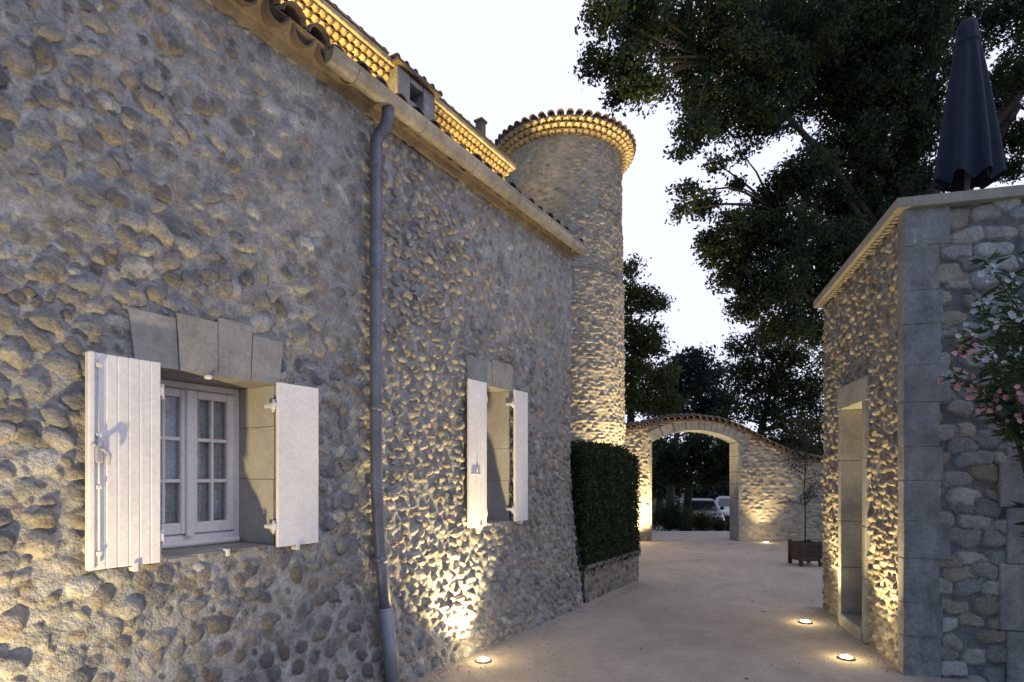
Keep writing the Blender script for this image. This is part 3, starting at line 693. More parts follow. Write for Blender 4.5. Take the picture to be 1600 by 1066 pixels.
# ------------------------------------------------------------------ foliage
def leaves(centers, spread, per, size, rng, cols, flat=.75, aspect=.42, droop=0.0):
    """many small folded leaves round each twig centre; returns verts, quads, colours"""
    n = len(centers) * per; c = np.repeat(np.asarray(centers, np.float32), per, 0)
    d = rng.normal(size=(n, 3)).astype(np.float32) * spread; d[:, 2] *= flat; p = c + d
    a = rng.normal(size=(n, 3)); a[:, 2] -= droop; a /= np.linalg.norm(a, axis=1, keepdims=True)
    t = rng.normal(size=(n, 3)); t -= (t * a).sum(1, keepdims=True) * a; t /= np.linalg.norm(t, axis=1, keepdims=True)
    nn = np.cross(a, t); L = (size * (.6 + .8 * rng.random(n)))[:, None]
    w = L * aspect
    v = np.stack([p - a * L * .5, p + t * w * .5 + nn * w * .25, p + a * L * .5, p - t * w * .5 + nn * w * .25], 1).reshape(-1, 3)
    f = np.arange(n * 4).reshape(-1, 4)
    cols = np.array(cols, np.float32); tc = cols[rng.integers(0, len(cols), len(centers))]
    k = np.repeat(tc, per, 0) * (.7 + .6 * rng.random((n, 1)))
    return v, f, np.repeat(k, 4, 0)
def crown_mesh(parent, clumps, twigs, per, spread, size, rng, cols, name='crown', m=None, **kw):
    cs = []
    for (x, y, z, r) in clumps:
        k = max(6, int(twigs * r * r)); d = rng.normal(size=(k, 3)); d /= np.linalg.norm(d, axis=1, keepdims=True)
        d *= (r * rng.random((k, 1)) ** .5); d[:, 2] *= .72; cs.append(d + np.array((x, y, z)))
    cs = np.concatenate(cs); v, f, c = leaves(cs, spread, per, size, rng, cols, **kw)
    return mesh_np(name, v, f, m or M['leaf'], parent, c, smooth=False)
def limb(b, p, q, r0, r1, n=7, sag=.12, rg=None, sides=9):
    p, q = Vector(p), Vector(q); L = (q - p).length; pts = []; rs = []
    o = Vector((rg.uniform(-1, 1), rg.uniform(-1, 1), rg.uniform(.2, 1))) * L * sag
    for i in range(n + 1):
        t = i / n; w = Vector((rg.uniform(-1, 1), rg.uniform(-1, 1), rg.uniform(-1, 1))) * L * .012 * (0 < i < n)
        pts.append(p.lerp(q, t) + o * (4 * t * (1 - t)) * .5 + w); rs.append(r0 + (r1 - r0) * t)
    b.tube(pts, rs, sides); return pts
DARK = [(.033, .056, .023), (.043, .066, .023), (.026, .044, .026), (.056, .072, .022), (.032, .049, .032)]
OLIVE = [(.07, .095, .030), (.085, .105, .030), (.055, .08, .030), (.10, .11, .035)]
BLUE = [(.03, .048, .040), (.036, .055, .045), (.028, .04, .034)]
# big dark tree overhanging from the right: clumps hang on limbs that fan out from a trunk behind the terrace
rg = random.Random(21); nr = np.random.default_rng(21)
BT = [  # px, py, radius px, depth
 (945, 20, 38, 11), (990, 45, 48, 11.5), (930, 95, 30, 10.8), (975, 110, 42, 11), (1010, 135, 38, 11.4), (1040, 40, 55, 12), (1075, 105, 52, 12), (965, 150, 22, 11), (1100, 165, 46, 12), (1000, 5, 40, 11.5),
 (1110, 30, 65, 12.5), (1150, 95, 62, 12), (1135, 175, 55, 12), (1085, 205, 34, 11.6), (1180, 30, 70, 13), (1205, 120, 66, 12.5), (1190, 190, 46, 12.3), (1250, 50, 80, 13), (1240, 165, 46, 13), (1310, 30, 85, 13.5), (1300, 120, 60, 13),
 (1335, 90, 75, 13), (1390, 40, 85, 13.5), (1370, 140, 66, 13.2), (1420, 110, 64, 13), (1440, 25, 55, 13.4), (1325, 175, 45, 13), (1405, 185, 40, 13.4),
 (1065, 238, 17, 11.3), (1120, 255, 18, 11.6), (1075, 300, 20, 11.4), (1100, 320, 26, 11.8), (1065, 330, 15, 11.4), (1150, 290, 15, 12), (1160, 238, 14, 12), (1140, 345, 26, 12),
 (1225, 295, 40, 13), (1260, 265, 46, 13), (1300, 240, 50, 13.2), (1350, 220, 50, 13.4), (1400, 240, 55, 13.6), (1440, 215, 40, 13.8), (1300, 310, 62, 13.2), (1370, 300, 70, 13.6), (1430, 290, 45, 14), (1195, 330, 38, 12.6),
 (1170, 370, 48, 12.4), (1120, 390, 34, 12), (1230, 370, 60, 12.8), (1290, 390, 70, 13.3), (1150, 425, 44, 12.3), (1205, 440, 58, 12.8), (1265, 460, 60, 13.2), (1100, 375, 18, 11.9), (1175, 480, 40, 12.6), (1225, 510, 42, 13), (1345, 360, 60, 14), (1275, 520, 36, 13.6),
 (1490, 20, 40, 13.6), (1570, 20, 50, 13.6), (1500, 90, 34, 14), (1585, 120, 38, 13.8), (1560, 150, 36, 14), (1490, 175, 30, 14), (1590, 215, 32, 14), (1450, 160, 36, 14), (1630, 90, 60, 14), (1650, 20, 60, 13.6), (1660, 200, 60, 14), (1575, 265, 26, 14.4), (1700, 120, 70, 14)]
bt = empty('tall_tree', (9.6, 14.2, 0), 0, 'huge dark tree spreading over the terrace building from behind', 'tree')
cl = []
for px, pyv, r, Y in BT:
    Y = Y + rg.uniform(-.7, .9); p = at(px, pyv, Y) - bt.location; cl.append((p.x, p.y, p.z, r / FPX * Y))
crown_mesh(bt, cl, 265, 22, .090, .092, nr, DARK, aspect=.52)
b = MB(); b.tube([(0, 0, -.2), (.05, .05, 1.2), (0, .1, 3), (-.15, .1, 5), (-.2, 0, 7.2), (.1, -.1, 9.4), (.3, -.2, 11.5)], [.62, .46, .42, .38, .33, .24, .12], 14)
hubs = []
for px, pyv, Y, r, z0 in ((1130, 100, 12.2, .05, 7.2), (1330, 80, 13.2, .08, 7.6), (1210, 330, 12.8, .05, 5), (1300, 250, 13.3, .06, 5.5), (1480, 60, 13.8, .09, 8), (1590, 165, 13.9, .12, 5.6), (1240, 450, 13, .05, 4.2), (1400, 280, 13.8, .06, 5), (1640, 100, 14, .1, 7.5)):
    q = at(px, pyv, Y) - bt.location
    hubs.append((q, limb(b, (-.15, .05, z0), q, r * 2.1, r * .8, rg=rg)))
for x, y, z, r in cl:
    p = Vector((x, y, z)); q, pts = min(hubs, key=lambda h: min((a - p).length for a in h[1])); a = min(pts[2:], key=lambda a: (a - p).length)
    limb(b, a, p, .035, .010, 5, .12, rg, 6)
    for _ in range(2):
        e = p + Vector((rg.uniform(-1, 1), rg.uniform(-1, 1), rg.uniform(-.7, .7))) * r; limb(b, p, e, .012, .005, 4, .1, rg, 5)
b.build('trunk', M['bark'], bt)

def tree(name, label, base, spec, hub_z, trunk_r, cols, twigs, per, spread, size, seed, cat='tree', group=None):
    rg = random.Random(seed); nr = np.random.default_rng(seed); base = Vector(base)
    o = empty(name, base, 0, label, cat, group); cl = []
    for px, pyv, r, Y in spec: p = at(px, pyv, Y + rg.uniform(-.4, .5)) - base; cl.append((p.x, p.y, p.z, r / FPX * Y))
    crown_mesh(o, cl, twigs, per, spread, size, nr, cols)
    cen = sum((Vector(c[:3]) for c in cl), Vector()) / len(cl); b = MB()
    top = Vector((cen.x * .6, cen.y * .6, cen.z))
    pts = [Vector((0, 0, -.3)), Vector((top.x * .1, top.y * .1, hub_z * .4)), Vector((top.x * .3, top.y * .3, hub_z)), top]
    b.tube(pts, [trunk_r * 1.35, trunk_r, trunk_r * .8, trunk_r * .3], 10)
    for c in cl:
        p = Vector(c[:3]); a = pts[2].lerp(pts[3], min(1, max(0, (p.z - hub_z) / max(.1, top.z - hub_z) * .7))); limb(b, a, p, trunk_r * .28, .012, 5, .12, rg, 6)
    b.build('trunk', M['bark'], o); return o
tree('leafy_tree', 'bright green edged tree just right of the tower, above the gateway', (3.6, 17.6, -.1),
     [(985, 420, 20, 16.5), (980, 460, 24, 16.5), (1005, 470, 26, 16.8), (1030, 475, 18, 17), (985, 520, 34, 16.5), (1015, 540, 36, 17), (985, 580, 34, 16.5), (1030, 590, 32, 17), (975, 620, 26, 16.3), (1005, 625, 34, 16.8), (1045, 630, 26, 17), (965, 480, 24, 16.6), (955, 560, 40, 16.6), (960, 625, 20, 16.2)],
     3.0, .16, OLIVE, 130, 22, .14, .14, 31)
tree('rounded_tree', 'rounded blue green tree far behind the gateway arch', (7.4, 27, -.85),
     [(1060, 575, 26, 26), (1090, 565, 30, 26), (1085, 600, 36, 26), (1120, 590, 28, 26.5), (1055, 620, 32, 26), (1105, 635, 34, 26.5), (1040, 600, 24, 26), (1135, 625, 28, 26.5), (1070, 655, 30, 26), (1030, 640, 26, 26), (1110, 668, 28, 26)],
     3.2, .2, BLUE, 60, 22, .2, .22, 32)
tree('loose_tree', 'loose open tree above the falling end of the gateway wall', (8.0, 19.0, -.5),
     [(1180, 540, 30, 18), (1215, 560, 34, 18), (1160, 580, 28, 18.4), (1250, 555, 34, 18), (1195, 610, 36, 18.2), (1240, 620, 34, 18), (1150, 610, 18, 18.6), (1220, 660, 30, 18), (1260, 665, 26, 18), (1170, 645, 24, 18.2), (1275, 600, 34, 18.2), (1290, 660, 26, 18.2), (1245, 690, 18, 17.8), (1150, 540, 22, 18.4), (1310, 560, 36, 18.4), (1330, 640, 40, 18.4), (1205, 520, 24, 18), (1265, 505, 34, 18), (1130, 650, 18, 18.6), (1180, 580, 30, 18.6), (1225, 590, 30, 18.8), (1260, 630, 30, 18.8), (1200, 640, 30, 18.6), (1230, 690, 26, 18), (1270, 700, 24, 18.2), (1195, 690, 18, 18)],
     3.2, .17, DARK + OLIVE[:2], 110, 20, .14, .13, 33)
tree('shady_tree', 'dark trunked tree seen through the arch in front of the parked car', (6.25, 20.5, -.72),
     [(1045, 715, 26, 20), (1075, 712, 30, 20.4), (1105, 718, 30, 20), (1130, 722, 26, 20.4), (1030, 735, 22, 19.8), (1060, 742, 24, 20.2), (1110, 745, 24, 20.4), (1085, 690, 30, 20.5), (1140, 700, 24, 20.4), (1035, 700, 22, 20), (1150, 735, 20, 20.6)],
     1.7, .17, DARK, 120, 24, .16, .15, 34)
tree('garden_tree', 'grey green tree at the right of the view through the arch', (11.6, 33, -.85),
     [(1110, 752, 26, 32), (1140, 748, 26, 32), (1125, 768, 22, 32), (1150, 770, 22, 32.5), (1095, 770, 18, 32), (1160, 745, 22, 32)],
     1.5, .2, BLUE, 60, 24, .25, .25, 35)
tree('garden_tree', 'dark green tree at the left of the view through the arch', (8.0, 31, -.85),
     [(1030, 755, 26, 31), (1050, 762, 26, 31), (1010, 762, 24, 31), (1040, 735, 26, 31.5), (1065, 748, 22, 31), (1000, 740, 26, 31)],
     1.5, .2, DARK, 60, 24, .25, .25, 36)
# woodland that closes the view behind the garden
nr = np.random.default_rng(40); cl = []
for i in range(120):
    x = nr.uniform(-25, 60); y = nr.uniform(52, 66); cl.append((x, y, nr.uniform(-.5, 5.5), nr.uniform(1.2, 2.4)))
cs = []
for (x, y, z, r) in cl:
    d = nr.normal(size=(70, 3)); d /= np.linalg.norm(d, axis=1, keepdims=True); cs.append(d * r * nr.random((70, 1)) ** .4 + np.array((x, y, z)))
v, f, c = leaves(np.concatenate(cs), .35, 10, .42, nr, DARK + BLUE, aspect=.6)
tag(mesh_np('woodland', v, f, M['leaf'], None, c, smooth=False), 'dark belt of woodland closing the view behind the garden', 'woodland', kind='stuff')
# low shrubs beyond the gateway
def shrub(label, px, Y, w, h, cols, seed):
    nr = np.random.default_rng(seed); x = (px - CX) / FPX * Y; z0 = float(ground_z(np.array(Y)))
    o = empty('shrub', (x, Y, z0), 0, label, 'shrub', 'low shrubs beyond the gateway')
    cl = [(nr.uniform(-w, w) * .7, nr.uniform(-.3, .3), nr.uniform(.25, .7) * h, nr.uniform(.3, .5) * h) for _ in range(8)]
    crown_mesh(o, cl, 320, 14, .06, .06, nr, cols, name='foliage')
    b = MB(); rgs = random.Random(seed)
    for c_ in cl: limb(b, (0, 0, -.05), c_[:3], .02, .006, 4, .1, rgs, 5)
    b.build('stem', M['bark'], o)
shrub('dark rounded shrub at the left of the gateway opening', 1046, 18.6, .5, 1.15, DARK, 51)
shrub('low olive shrub in the middle of the gateway opening', 1095, 19.0, .7, 1.0, OLIVE, 52)
shrub('low dark shrub at the right of the gateway opening', 1138, 19.4, .6, .95, DARK, 53)

# clipped hedge in its stone planter, in line with the house wall
pl = empty('stone_planter', hw(.12, -.14), HA, 'long stone planter at the foot of the clipped hedge', 'planter')
us = np.arange(0, 1.95, .012); U, V = np.meshgrid(us, np.arange(-.02, .42, .012))
h, c = stonefield(U, V, .17, .10, 91, H=(.01, .035), rot=.3); hh, ww = join(h, .008, .004); mo = np.array((.26, .235, .2), np.float32)
PALD = [(.20, .18, .155), (.25, .22, .19), (.17, .155, .14), (.22, .19, .15)]
col = palette(c, PALD) * ww[..., None] + mo * (1 - ww[..., None])
mesh_np('front_wall', np.stack([U, -hh, V], -1).reshape(-1, 3), gridfaces(U.shape[1], U.shape[0]), M['stone'], pl, col.reshape(-1, 3))
us = np.arange(0, .8, .02); U, V = np.meshgrid(us, np.arange(-.02, .42, .02)); h, c = stonefield(U, V, .17, .10, 92, H=(.01, .035), rot=.3); hh, ww = join(h, .008, .004)
col = palette(c, PALD) * ww[..., None] + mo * (1 - ww[..., None])
mesh_np('end_wall', np.stack([1.945 + hh, U, V], -1).reshape(-1, 3), gridfaces(U.shape[1], U.shape[0]), M['stone'], pl, col.reshape(-1, 3))
b = MB(); b.box((.0, -.045, .415), (2.0, .14, .465), .012); b.box((1.80, .142, .415), (2.0, .8, .465), .012); b.build('coping', mat('weathered_coping', (.17, .155, .14), .9, noise=(6, .3), bump=[(30, .6, .01)]), pl)
b = MB(); b.box((0, .06, .2), (1.85, .78, .40)); b.build('soil', M['soil'], pl)
hg = empty('clipped_hedge', hw(.12, -.14, .40), HA, 'dense dark clipped hedge growing in the stone planter beside the house corner', 'hedge')
nr = np.random.default_rng(61)
hl, hd, hh_ = 1.93, .74, 1.62
def rbox(n):
    pts = []
    while len(pts) < n:
        f = nr.random(); 
        if f < .5: p = [nr.uniform(0, hl), 0, nr.uniform(0, hh_)]
        elif f < .75: p = [hl, nr.uniform(0, hd), nr.uniform(0, hh_)]
        elif f < .92: p = [nr.uniform(0, hl), nr.uniform(0, hd), hh_]
        else: p = [0, nr.uniform(0, hd), nr.uniform(0, hh_)]
        # round the top shoulder at the far end
        ex, ez = p[0] - (hl - .5), p[2] - (hh_ - .5)
        if ex > 0 and ez > 0:
            l = math.hypot(ex, ez)
            if l > .5: p[0] = hl - .5 + ex / l * .5; p[2] = hh_ - .5 + ez / l * .5
        if p[2] > hh_ - .1 and p[1] < .08: p[1] += .05; p[2] -= .03
        pts.append(p)
    return np.array(pts)
pts = rbox(9000); pts[:500] += nr.normal(size=(500, 3)) * .035; pts[:, 1] += .035 * (fbm(pts[:, 0] * 3, pts[:, 2] * 3, 4) - .5); v, f, c = leaves(pts, .028, 4, .042, nr, [(.036, .062, .025), (.052, .076, .028), (.028, .048, .024), (.066, .088, .03)], flat=1, aspect=.55)
mesh_np('foliage', v, f, M['leaf'], hg, c, smooth=False)
b = MB(); b.box((.03, .05, .0), (hl - .5, hd - .04, hh_ - .05), .04); b.box((hl - .5, .05, 0), (hl - .05, hd - .04, hh_ - .5), .04); b.build('dark_core', M['core'], hg)  # solid core boxes, near-black colour stands for the shade among the leaves

# ------------------------------------------------------------------ planter box with a thin olive tree
pb = empty('planter_box', (5.33, 10.4, 0), R(4), 'dark wooden planter box on feet at the end of the gravel court', 'planter')
b = MB(); w = .195
for k in range(4):
    z = .09 + k * .082
    b.box((-w, -w, z), (w, -w + .022, z + .078), .004); b.box((-w, w - .022, z), (w, w, z + .078), .004); b.box((-w, -w + .024, z), (-w + .022, w - .024, z + .078), .004); b.box((w - .022, -w + .024, z), (w, w - .024, z + .078), .004)
b.build('side_boards', M['wood'], pb)
for sx in (-1, 1):
    for sy in (-1, 1):
        b = MB(); b.box((sx * (w + .012), sy * (w + .012), 0), (sx * (w - .045), sy * (w - .045), .44), .006); b.build('corner_post', M['wood'], pb)
b = MB(); b.box((-w + .025, -w + .025, .1), (w - .025, w - .025, .39)); b.build('soil', M['soil'], pb)
ol = empty('potted_tree', (5.33, 10.4, .39), 0, 'slender wispy young tree growing from the dark planter box', 'tree')
rg = random.Random(5); nr = np.random.default_rng(5); b = MB(); b.tube([(0, 0, -.1), (.01, 0, .5), (-.01, .01, 1.0), (.02, 0, 1.5), (.0, 0, 2.2)], [.014, .012, .010, .008, .004], 8); tw = []
for i in range(26):
    z = rg.uniform(.75, 2.2); a = rg.uniform(0, 6.28); L = rg.uniform(.18, .42); e = Vector((math.cos(a) * L, math.sin(a) * L, z + rg.uniform(-.1, .3))); limb(b, (0, 0, z - .1), e, .008, .003, 4, .12, rg, 5)
    for k in range(5): tw.append(tuple(Vector((0, 0, z)).lerp(e, .35 + .16 * k)))
b.build('trunk', M['bark'], ol); v, f, c = leaves(np.array(tw), .055, 15, .045, nr, [(.05, .058, .04), (.06, .062, .045)], aspect=.28); mesh_np('crown', v, f, M['leaf'], ol, c, smooth=False)

# ------------------------------------------------------------------ closed parasol on the terrace
pp = at(1511, 285, 5.75); pz = 3.60
pa = empty('parasol', (pp.x, pp.y, pz), 0, 'closed navy blue parasol standing on the terrace roof', 'parasol')
zb = pp.z - pz; zt = zb + (285 - 34) / FPX * 5.75
b = MB(); b.tube([(0, 0, 0), (0, 0, zt + .02)], .022, 12); b.build('pole', M['pole'], pa)
b = MB(); b.lathe([(.0, .0), (.26, .0), (.26, .05), (.22, .07), (.04, .08), (.035, .22), (.0, .22)], 24); b.build('base', M['pole'], pa)
NP, NR = 128, 40; v = []; q = []
rp = random.Random(3); ph = [rp.uniform(0, 6.28) for _ in range(4)]
Hc = zt - zb
for j in range(NR + 1):
    t = j / NR; z = zb + Hc * (1 - t) - .0
    base_r = .80 * np.interp(t, [0, .02, .06, .12, .16, .35, .6, .85, 1.0], [.07, .10, .112, .118, .130, .180, .240, .292, .318])
    amp = np.interp(t, [0, .15, .3, 1], [.01, .05, .10, .17])
    for i in range(NP):
        a = 2 * math.pi * i / NP
        fold = math.cos(8 * a + .5 * math.sin(2 * a + ph[0]) + .6 * t); fold = math.copysign(abs(fold) ** .8, fold)
        r = base_r * (1 + amp * fold + .03 * math.sin(3 * a + ph[1]))
        hem = (.035 * fold - .03 * math.sin(a + 2.6)) * (t ** 6)
        v.append((r * math.cos(a), r * math.sin(a), z + hem))
for j in range(NR):
    for i in range(NP): q.append((j * NP + i, (j + 1) * NP + i, (j + 1) * NP + (i + 1) % NP, j * NP + (i + 1) % NP))
b = MB(); b.add(v, q, True); cn = b.build('canopy', M['navy'], pa)
b = MB(); b.lathe([(.0, .02), (.03, .018), (.052, .004), (.06, -.02)], 16, (0, 0, zt)); b.build('cap', M['navy'], pa)
b = MB(); zs = zb + Hc * .865; b.lathe([(.100, -.03), (.110, -.022), (.110, .022), (.100, .026)], 24, (0, 0, zs)); b.build('strap', M['navy'], pa)
for k in range(8):
    a = 2 * math.pi * k / 8; b = MB(); b.tube([(.05 * math.cos(a), .05 * math.sin(a), zt - .06), (.22 * math.cos(a), .22 * math.sin(a), zb + .06)], .009, 6); b.build('rib', M['pole'], pa)

# ------------------------------------------------------------------ oleander in flower at the right edge
ox, oy = 4.05, 3.95
ole = empty('oleander', (ox, oy, 0), 0, 'oleander with white and pink flowers leaning in from the right edge', 'shrub')
rg = random.Random(9); nr = np.random.default_rng(9); b = MB(); lv = []; fw = []; fp = []
targets = [(1548, 418, 3.75), (1580, 440, 3.9), (1530, 470, 3.8), (1560, 500, 3.7), (1595, 500, 3.8), (1510, 545, 3.8), (1545, 560, 3.65), (1585, 560, 3.75), (1500, 590, 3.8), (1530, 610, 3.7), (1570, 610, 3.65), (1600, 620, 3.7), (1545, 640, 3.7), (1590, 650, 3.7), (1625, 470, 3.9), (1640, 560, 3.8), (1660, 640, 3.8), (1620, 400, 4.0), (1680, 480, 3.9), (1700, 580, 3.8), (1575, 480, 3.85), (1515, 520, 3.85)]
for px, pyv, Y in targets:
    e = at(px, pyv, Y) - Vector((ox, oy, 0)); s0 = Vector((rg.uniform(-.12, .12), rg.uniform(-.1, .1), 0)); mid = Vector((s0.x * 2.6 + (e.x - s0.x) * .3, s0.y * 2 + (e.y - s0.y) * .3, e.z * .70))
    pts = [s0, s0.lerp(mid, .5), mid, mid.lerp(e, .5) + Vector((0, 0, .06)), e]; b.tube(pts, [.012, .010, .008, .005, .003], 6)
    for k in range(20):
        t = k / 19; p = mid.lerp(e, .25 + .8 * t) if k % 3 or px < 1600 else pts[1].lerp(mid, t)
        for w_ in range(5):
            lv.append((p, Vector((rg.uniform(-1, 1), rg.uniform(-1, 1), rg.uniform(-.5, .6))).normalized()))
    (fp if (pyv > 585 or (pyv > 535 and px < 1515)) else fw).append(e)
b.build('stem', M['bark'], ole)
V_, F_, C_ = [], [], []
for p, d in lv:
    L = rg.uniform(.08, .13); w_ = L * .11; sd = d.cross(Vector((rg.uniform(-1, 1), rg.uniform(-1, 1), rg.uniform(-1, 1)))).normalized(); up = sd.cross(d).normalized()
    base = len(V_); V_ += [p, p + d * L * .5 + sd * w_ + up * .008, p + d * L - up * .012, p + d * L * .5 - sd * w_ + up * .008]; F_.append((base, base + 1, base + 2, base + 3))
    k = rg.uniform(.7, 1.4); C_ += [(.045 * k, .075 * k, .034 * k)] * 4
mesh_np('foliage', np.array(V_), np.array(F_), M['leaf'], ole, np.array(C_, np.float32), smooth=False)
def blossoms(name, spots, col, n):
    V_, F_, C_ = [], [], []
    for e in spots:
        for _ in range(n):
            c0 = e + Vector((rg.gauss(0, .035), rg.gauss(0, .035), rg.gauss(0, .03))); nrm = Vector((rg.uniform(-.8, .6), -1, rg.uniform(-.3, .7))).normalized(); x = nrm.cross(Vector((0, 0, 1))).normalized(); y = x.cross(nrm); ph0 = rg.uniform(0, 6)
            k = rg.uniform(.8, 1.1); s = rg.uniform(.017, .025)
            for t in range(5):
                a = ph0 + t * 1.2566; d = x * math.cos(a) + y * math.sin(a); sd = x * -math.sin(a) + y * math.cos(a); bs = len(V_)
                V_ += [c0 - nrm * .006, c0 + d * s * .6 + sd * s * .42, c0 + d * s + nrm * .004, c0 + d * s * .6 - sd * s * .42]; F_.append((bs, bs + 1, bs + 2, bs + 3)); C_ += [tuple(q * k for q in col)] * 4
    mesh_np(name, np.array(V_), np.array(F_), M['petal'], ole, np.array(C_, np.float32), smooth=False)
blossoms('white_blossom', fw, (.62, .66, .68), 7); blossoms('pink_blossom', fp, (.68, .34, .36), 8)

# ------------------------------------------------------------------ parked vehicles seen through the gateway
def car(name, label, loc, rz, paint, van=False):
    o = empty(name, loc, rz, label, 'van' if van else 'car')
    L, Wd = (2.35, .93) if van else (2.1, .86)
    prof = ([(-L, .35), (-L, .95), (-L + .15, 1.12), (-L + .9, 1.25), (-L + 1.45, 1.92), (L - .1, 1.95), (L, 1.85), (L, .35)] if van else
            [(-L, .35), (-L, .68), (-L + .2, .82), (-L + 1.1, .95), (-L + 1.75, 1.42), (L - 1.1, 1.45), (L - .35, 1.02), (L - .02, .92), (L, .35)])
    v = []; q = []; n = len(prof)
    secs = [(-Wd, .93, .06), (-Wd + .05, .985, .02), (-Wd + .16, 1.0, 0), (Wd - .16, 1.0, 0), (Wd - .05, .985, .02), (Wd, .93, .06)]
    for y, s, d in secs:
        for x, z in prof:
            yy = y
            if z > 1.0: yy = y * (1 - .14 * (z - 1.0) / .9 * (1 if van else 1.7))
            v.append((x * s, yy, .35 + (z - .35) * (1 - d * .6)))
    for i in range(len(secs) - 1):
        for j in range(n): q.append((i * n + j, i * n + (j + 1) % n, (i + 1) * n + (j + 1) % n, (i + 1) * n + j))
    q += [tuple(range(n))[::-1], tuple((len(secs) - 1) * n + j for j in range(n))]
    b = MB(); b.add(v, q); bd = b.build('body', paint, o)
    # front is local -x
    i0, i1 = (3, 4)
    A, B = Vector((prof[i0][0], 0, prof[i0][1])), Vector((prof[i1][0], 0, prof[i1][1])); nrm = Vector((-(B.z - A.z), 0, (B.x - A.x))).normalized() * .012
    a, c = A.lerp(B, .12) + nrm, A.lerp(B, .9) + nrm
    b = MB(); b.add([a + Vector((0, -Wd * .84, 0)), a + Vector((0, Wd * .84, 0)), c + Vector((0, Wd * .72, 0)), c + Vector((0, -Wd * .72, 0))], [(0, 1, 2, 3)]); b.build('windscreen', M['blackglass'], o)
    for sy in (-1, 1):
        z0, z1 = (1.3, 1.75) if van else (1.0, 1.32); x0, x1 = prof[4][0] - .25, (prof[4][0] + 1.2 if van else L - 1.0)
        yy = lambda z: sy * (Wd * (1 - .14 * (z - 1.0) / .9 * (1 if van else 1.7)) + .004)
        b = MB(); b.add([(x0, yy(z0), z0), (x1 + .3, yy(z0), z0), (x1, yy(z1), z1), (x0 + .3, yy(z1), z1)], [(0, 1, 2, 3)]); b.build('side_window', M['blackglass'], o)
        b = MB(); b.box((-L - .012, sy * Wd * .85, .68), (-L + .1, sy * Wd * .5, .82), .02); b.build('headlight', M['hard'], o)
        b = MB(); b.box((prof[3][0] + .3, sy * Wd, 1.02), (prof[3][0] + .45, sy * (Wd + .16), 1.16), .03); b.build('mirror', M['rubber'], o)
        for x in (-L + .8, L - .8):
            b = MB(); r = .32; pr = [(.0, -.1), (.2, -.1), (r - .03, -.1), (r, -.07), (r, .07), (r - .03, .1), (.2, .1), (.0, .1)]
            tv = []; tq = []
            for rr2, w2 in pr:
                for k in range(20): a_ = 2 * math.pi * k / 20; tv.append((x + rr2 * math.cos(a_), sy * (Wd - .09) + w2, r + rr2 * math.sin(a_)))
            for i in range(len(pr) - 1):
                for k in range(20): tq.append((i * 20 + k, i * 20 + (k + 1) % 20, (i + 1) * 20 + (k + 1) % 20, (i + 1) * 20 + k))
            b.add(tv, tq, True); wh = b.build('wheel', M['rubber'], o)
            b = MB(); b.tube([(x, sy * (Wd + .005), r), (x, sy * (Wd + .018), r)], .19, 16); b.build('rim', M['steel'], wh)
    b = MB(); b.box((-L - .02, -Wd * .45, .42), (-L + .06, Wd * .45, .62), .02); b.build('grille', M['rubber'], o)
    b = MB(); b.box((-L - .06, -Wd * .92, .34), (-L + .2, Wd * .92, .46), .03); b.build('bumper', M['rubber'], o)
    return o
car('parked_car', 'silver car parked beyond the arch, right behind the dark tree trunk', (at(1102, 800, 24.5).x, 25.5, -.85), R(78), M['cargrey'])
car('parked_car', 'white car parked at the right edge of the gateway opening', (at(1158, 800, 27.5).x, 28.5, -.85), R(66), M['carwhite'])

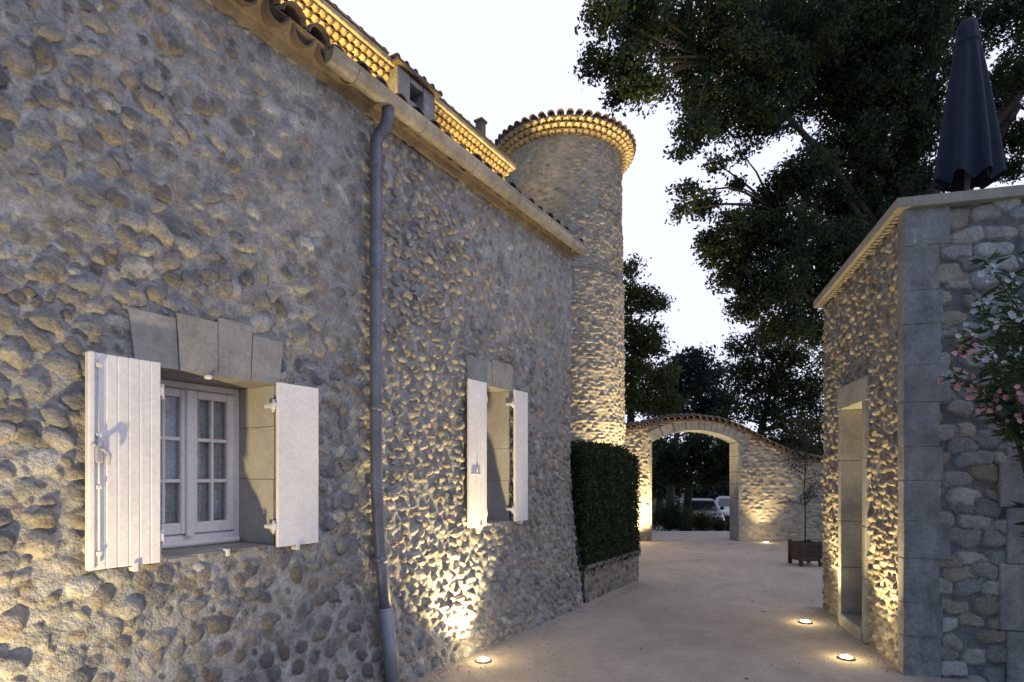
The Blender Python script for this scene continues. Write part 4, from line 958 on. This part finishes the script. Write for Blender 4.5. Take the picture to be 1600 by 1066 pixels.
# ------------------------------------------------------------------ loose pebbles and fallen leaves on the gravel
nr = np.random.default_rng(77); n = 3500
a = np.stack([nr.uniform(-1.2, 6.5, n), 3.4 + 11 * nr.random(n) ** 1.6], 1)
e1 = nr.uniform(-4, 1.8, 1000); off = .22 + np.abs(nr.normal(0, .12, 1000)); w1 = np.stack([HX + .538 * e1 + .843 * off, HYc + .843 * e1 - .538 * off], 1)
e2 = nr.uniform(0, AL, 900); o2 = .06 + np.abs(nr.normal(0, .08, 900)); w2 = np.stack([AXc + ad.x * e2 - ad.y * o2, AYc + ad.y * e2 + ad.x * o2], 1)
P = np.concatenate([a, w1, w2]); n = len(P); sz = (.003 + .006 * nr.random(n) ** 3)[:, None, None]
base = np.array([(1, 0, 0), (0, 1, 0), (-1, 0, 0), (0, -1, 0), (0, 0, .7), (0, 0, -.7)], np.float32)[None] * (.7 + .6 * nr.random((n, 6, 1)))
an = nr.uniform(0, 6.28, n); ca, sa = np.cos(an)[:, None], np.sin(an)[:, None]
bx = base[..., 0] * ca - base[..., 1] * sa; by = base[..., 0] * sa + base[..., 1] * ca
Vp = np.stack([bx, by, base[..., 2]], -1) * sz; Vp[..., 0] += P[:, None, 0]; Vp[..., 1] += P[:, None, 1]; Vp[..., 2] += .001
tri = np.array([(0, 1, 4), (1, 2, 4), (2, 3, 4), (3, 0, 4), (1, 0, 5), (2, 1, 5), (3, 2, 5), (0, 3, 5)])
Fp = (np.arange(n)[:, None, None] * 6 + tri[None]).reshape(-1, 3)
cp_ = np.array([(.42, .37, .32), (.36, .32, .28), (.5, .45, .39), (.32, .28, .25)], np.float32)[nr.integers(0, 4, n)]
tag(mesh_np('pebbles', Vp.reshape(-1, 3), Fp, M['stone'], None, np.repeat(cp_, 6, 0)), 'loose pebbles scattered over the gravel', 'pebbles', kind='stuff')
n = 90; P = np.stack([nr.uniform(-.5, 5.5, n), 4.2 + 10 * nr.random(n), np.full(n, .012)], 1)
v, f, c = leaves(P, .004, 1, .05, nr, [(.10, .07, .03), (.06, .045, .025), (.12, .10, .04)], flat=.3)
v = v.reshape(-1, 4, 3); v[..., 2] = .010 + (v[..., 2] - v[..., 2].mean(1, keepdims=True)) * .25; v[..., 2] = np.maximum(v[..., 2], .006)
tag(mesh_np('fallen_leaves', v.reshape(-1, 3), f, M['leaf'], None, c, smooth=False), 'dry leaves lying about on the gravel', 'leaves', kind='stuff')
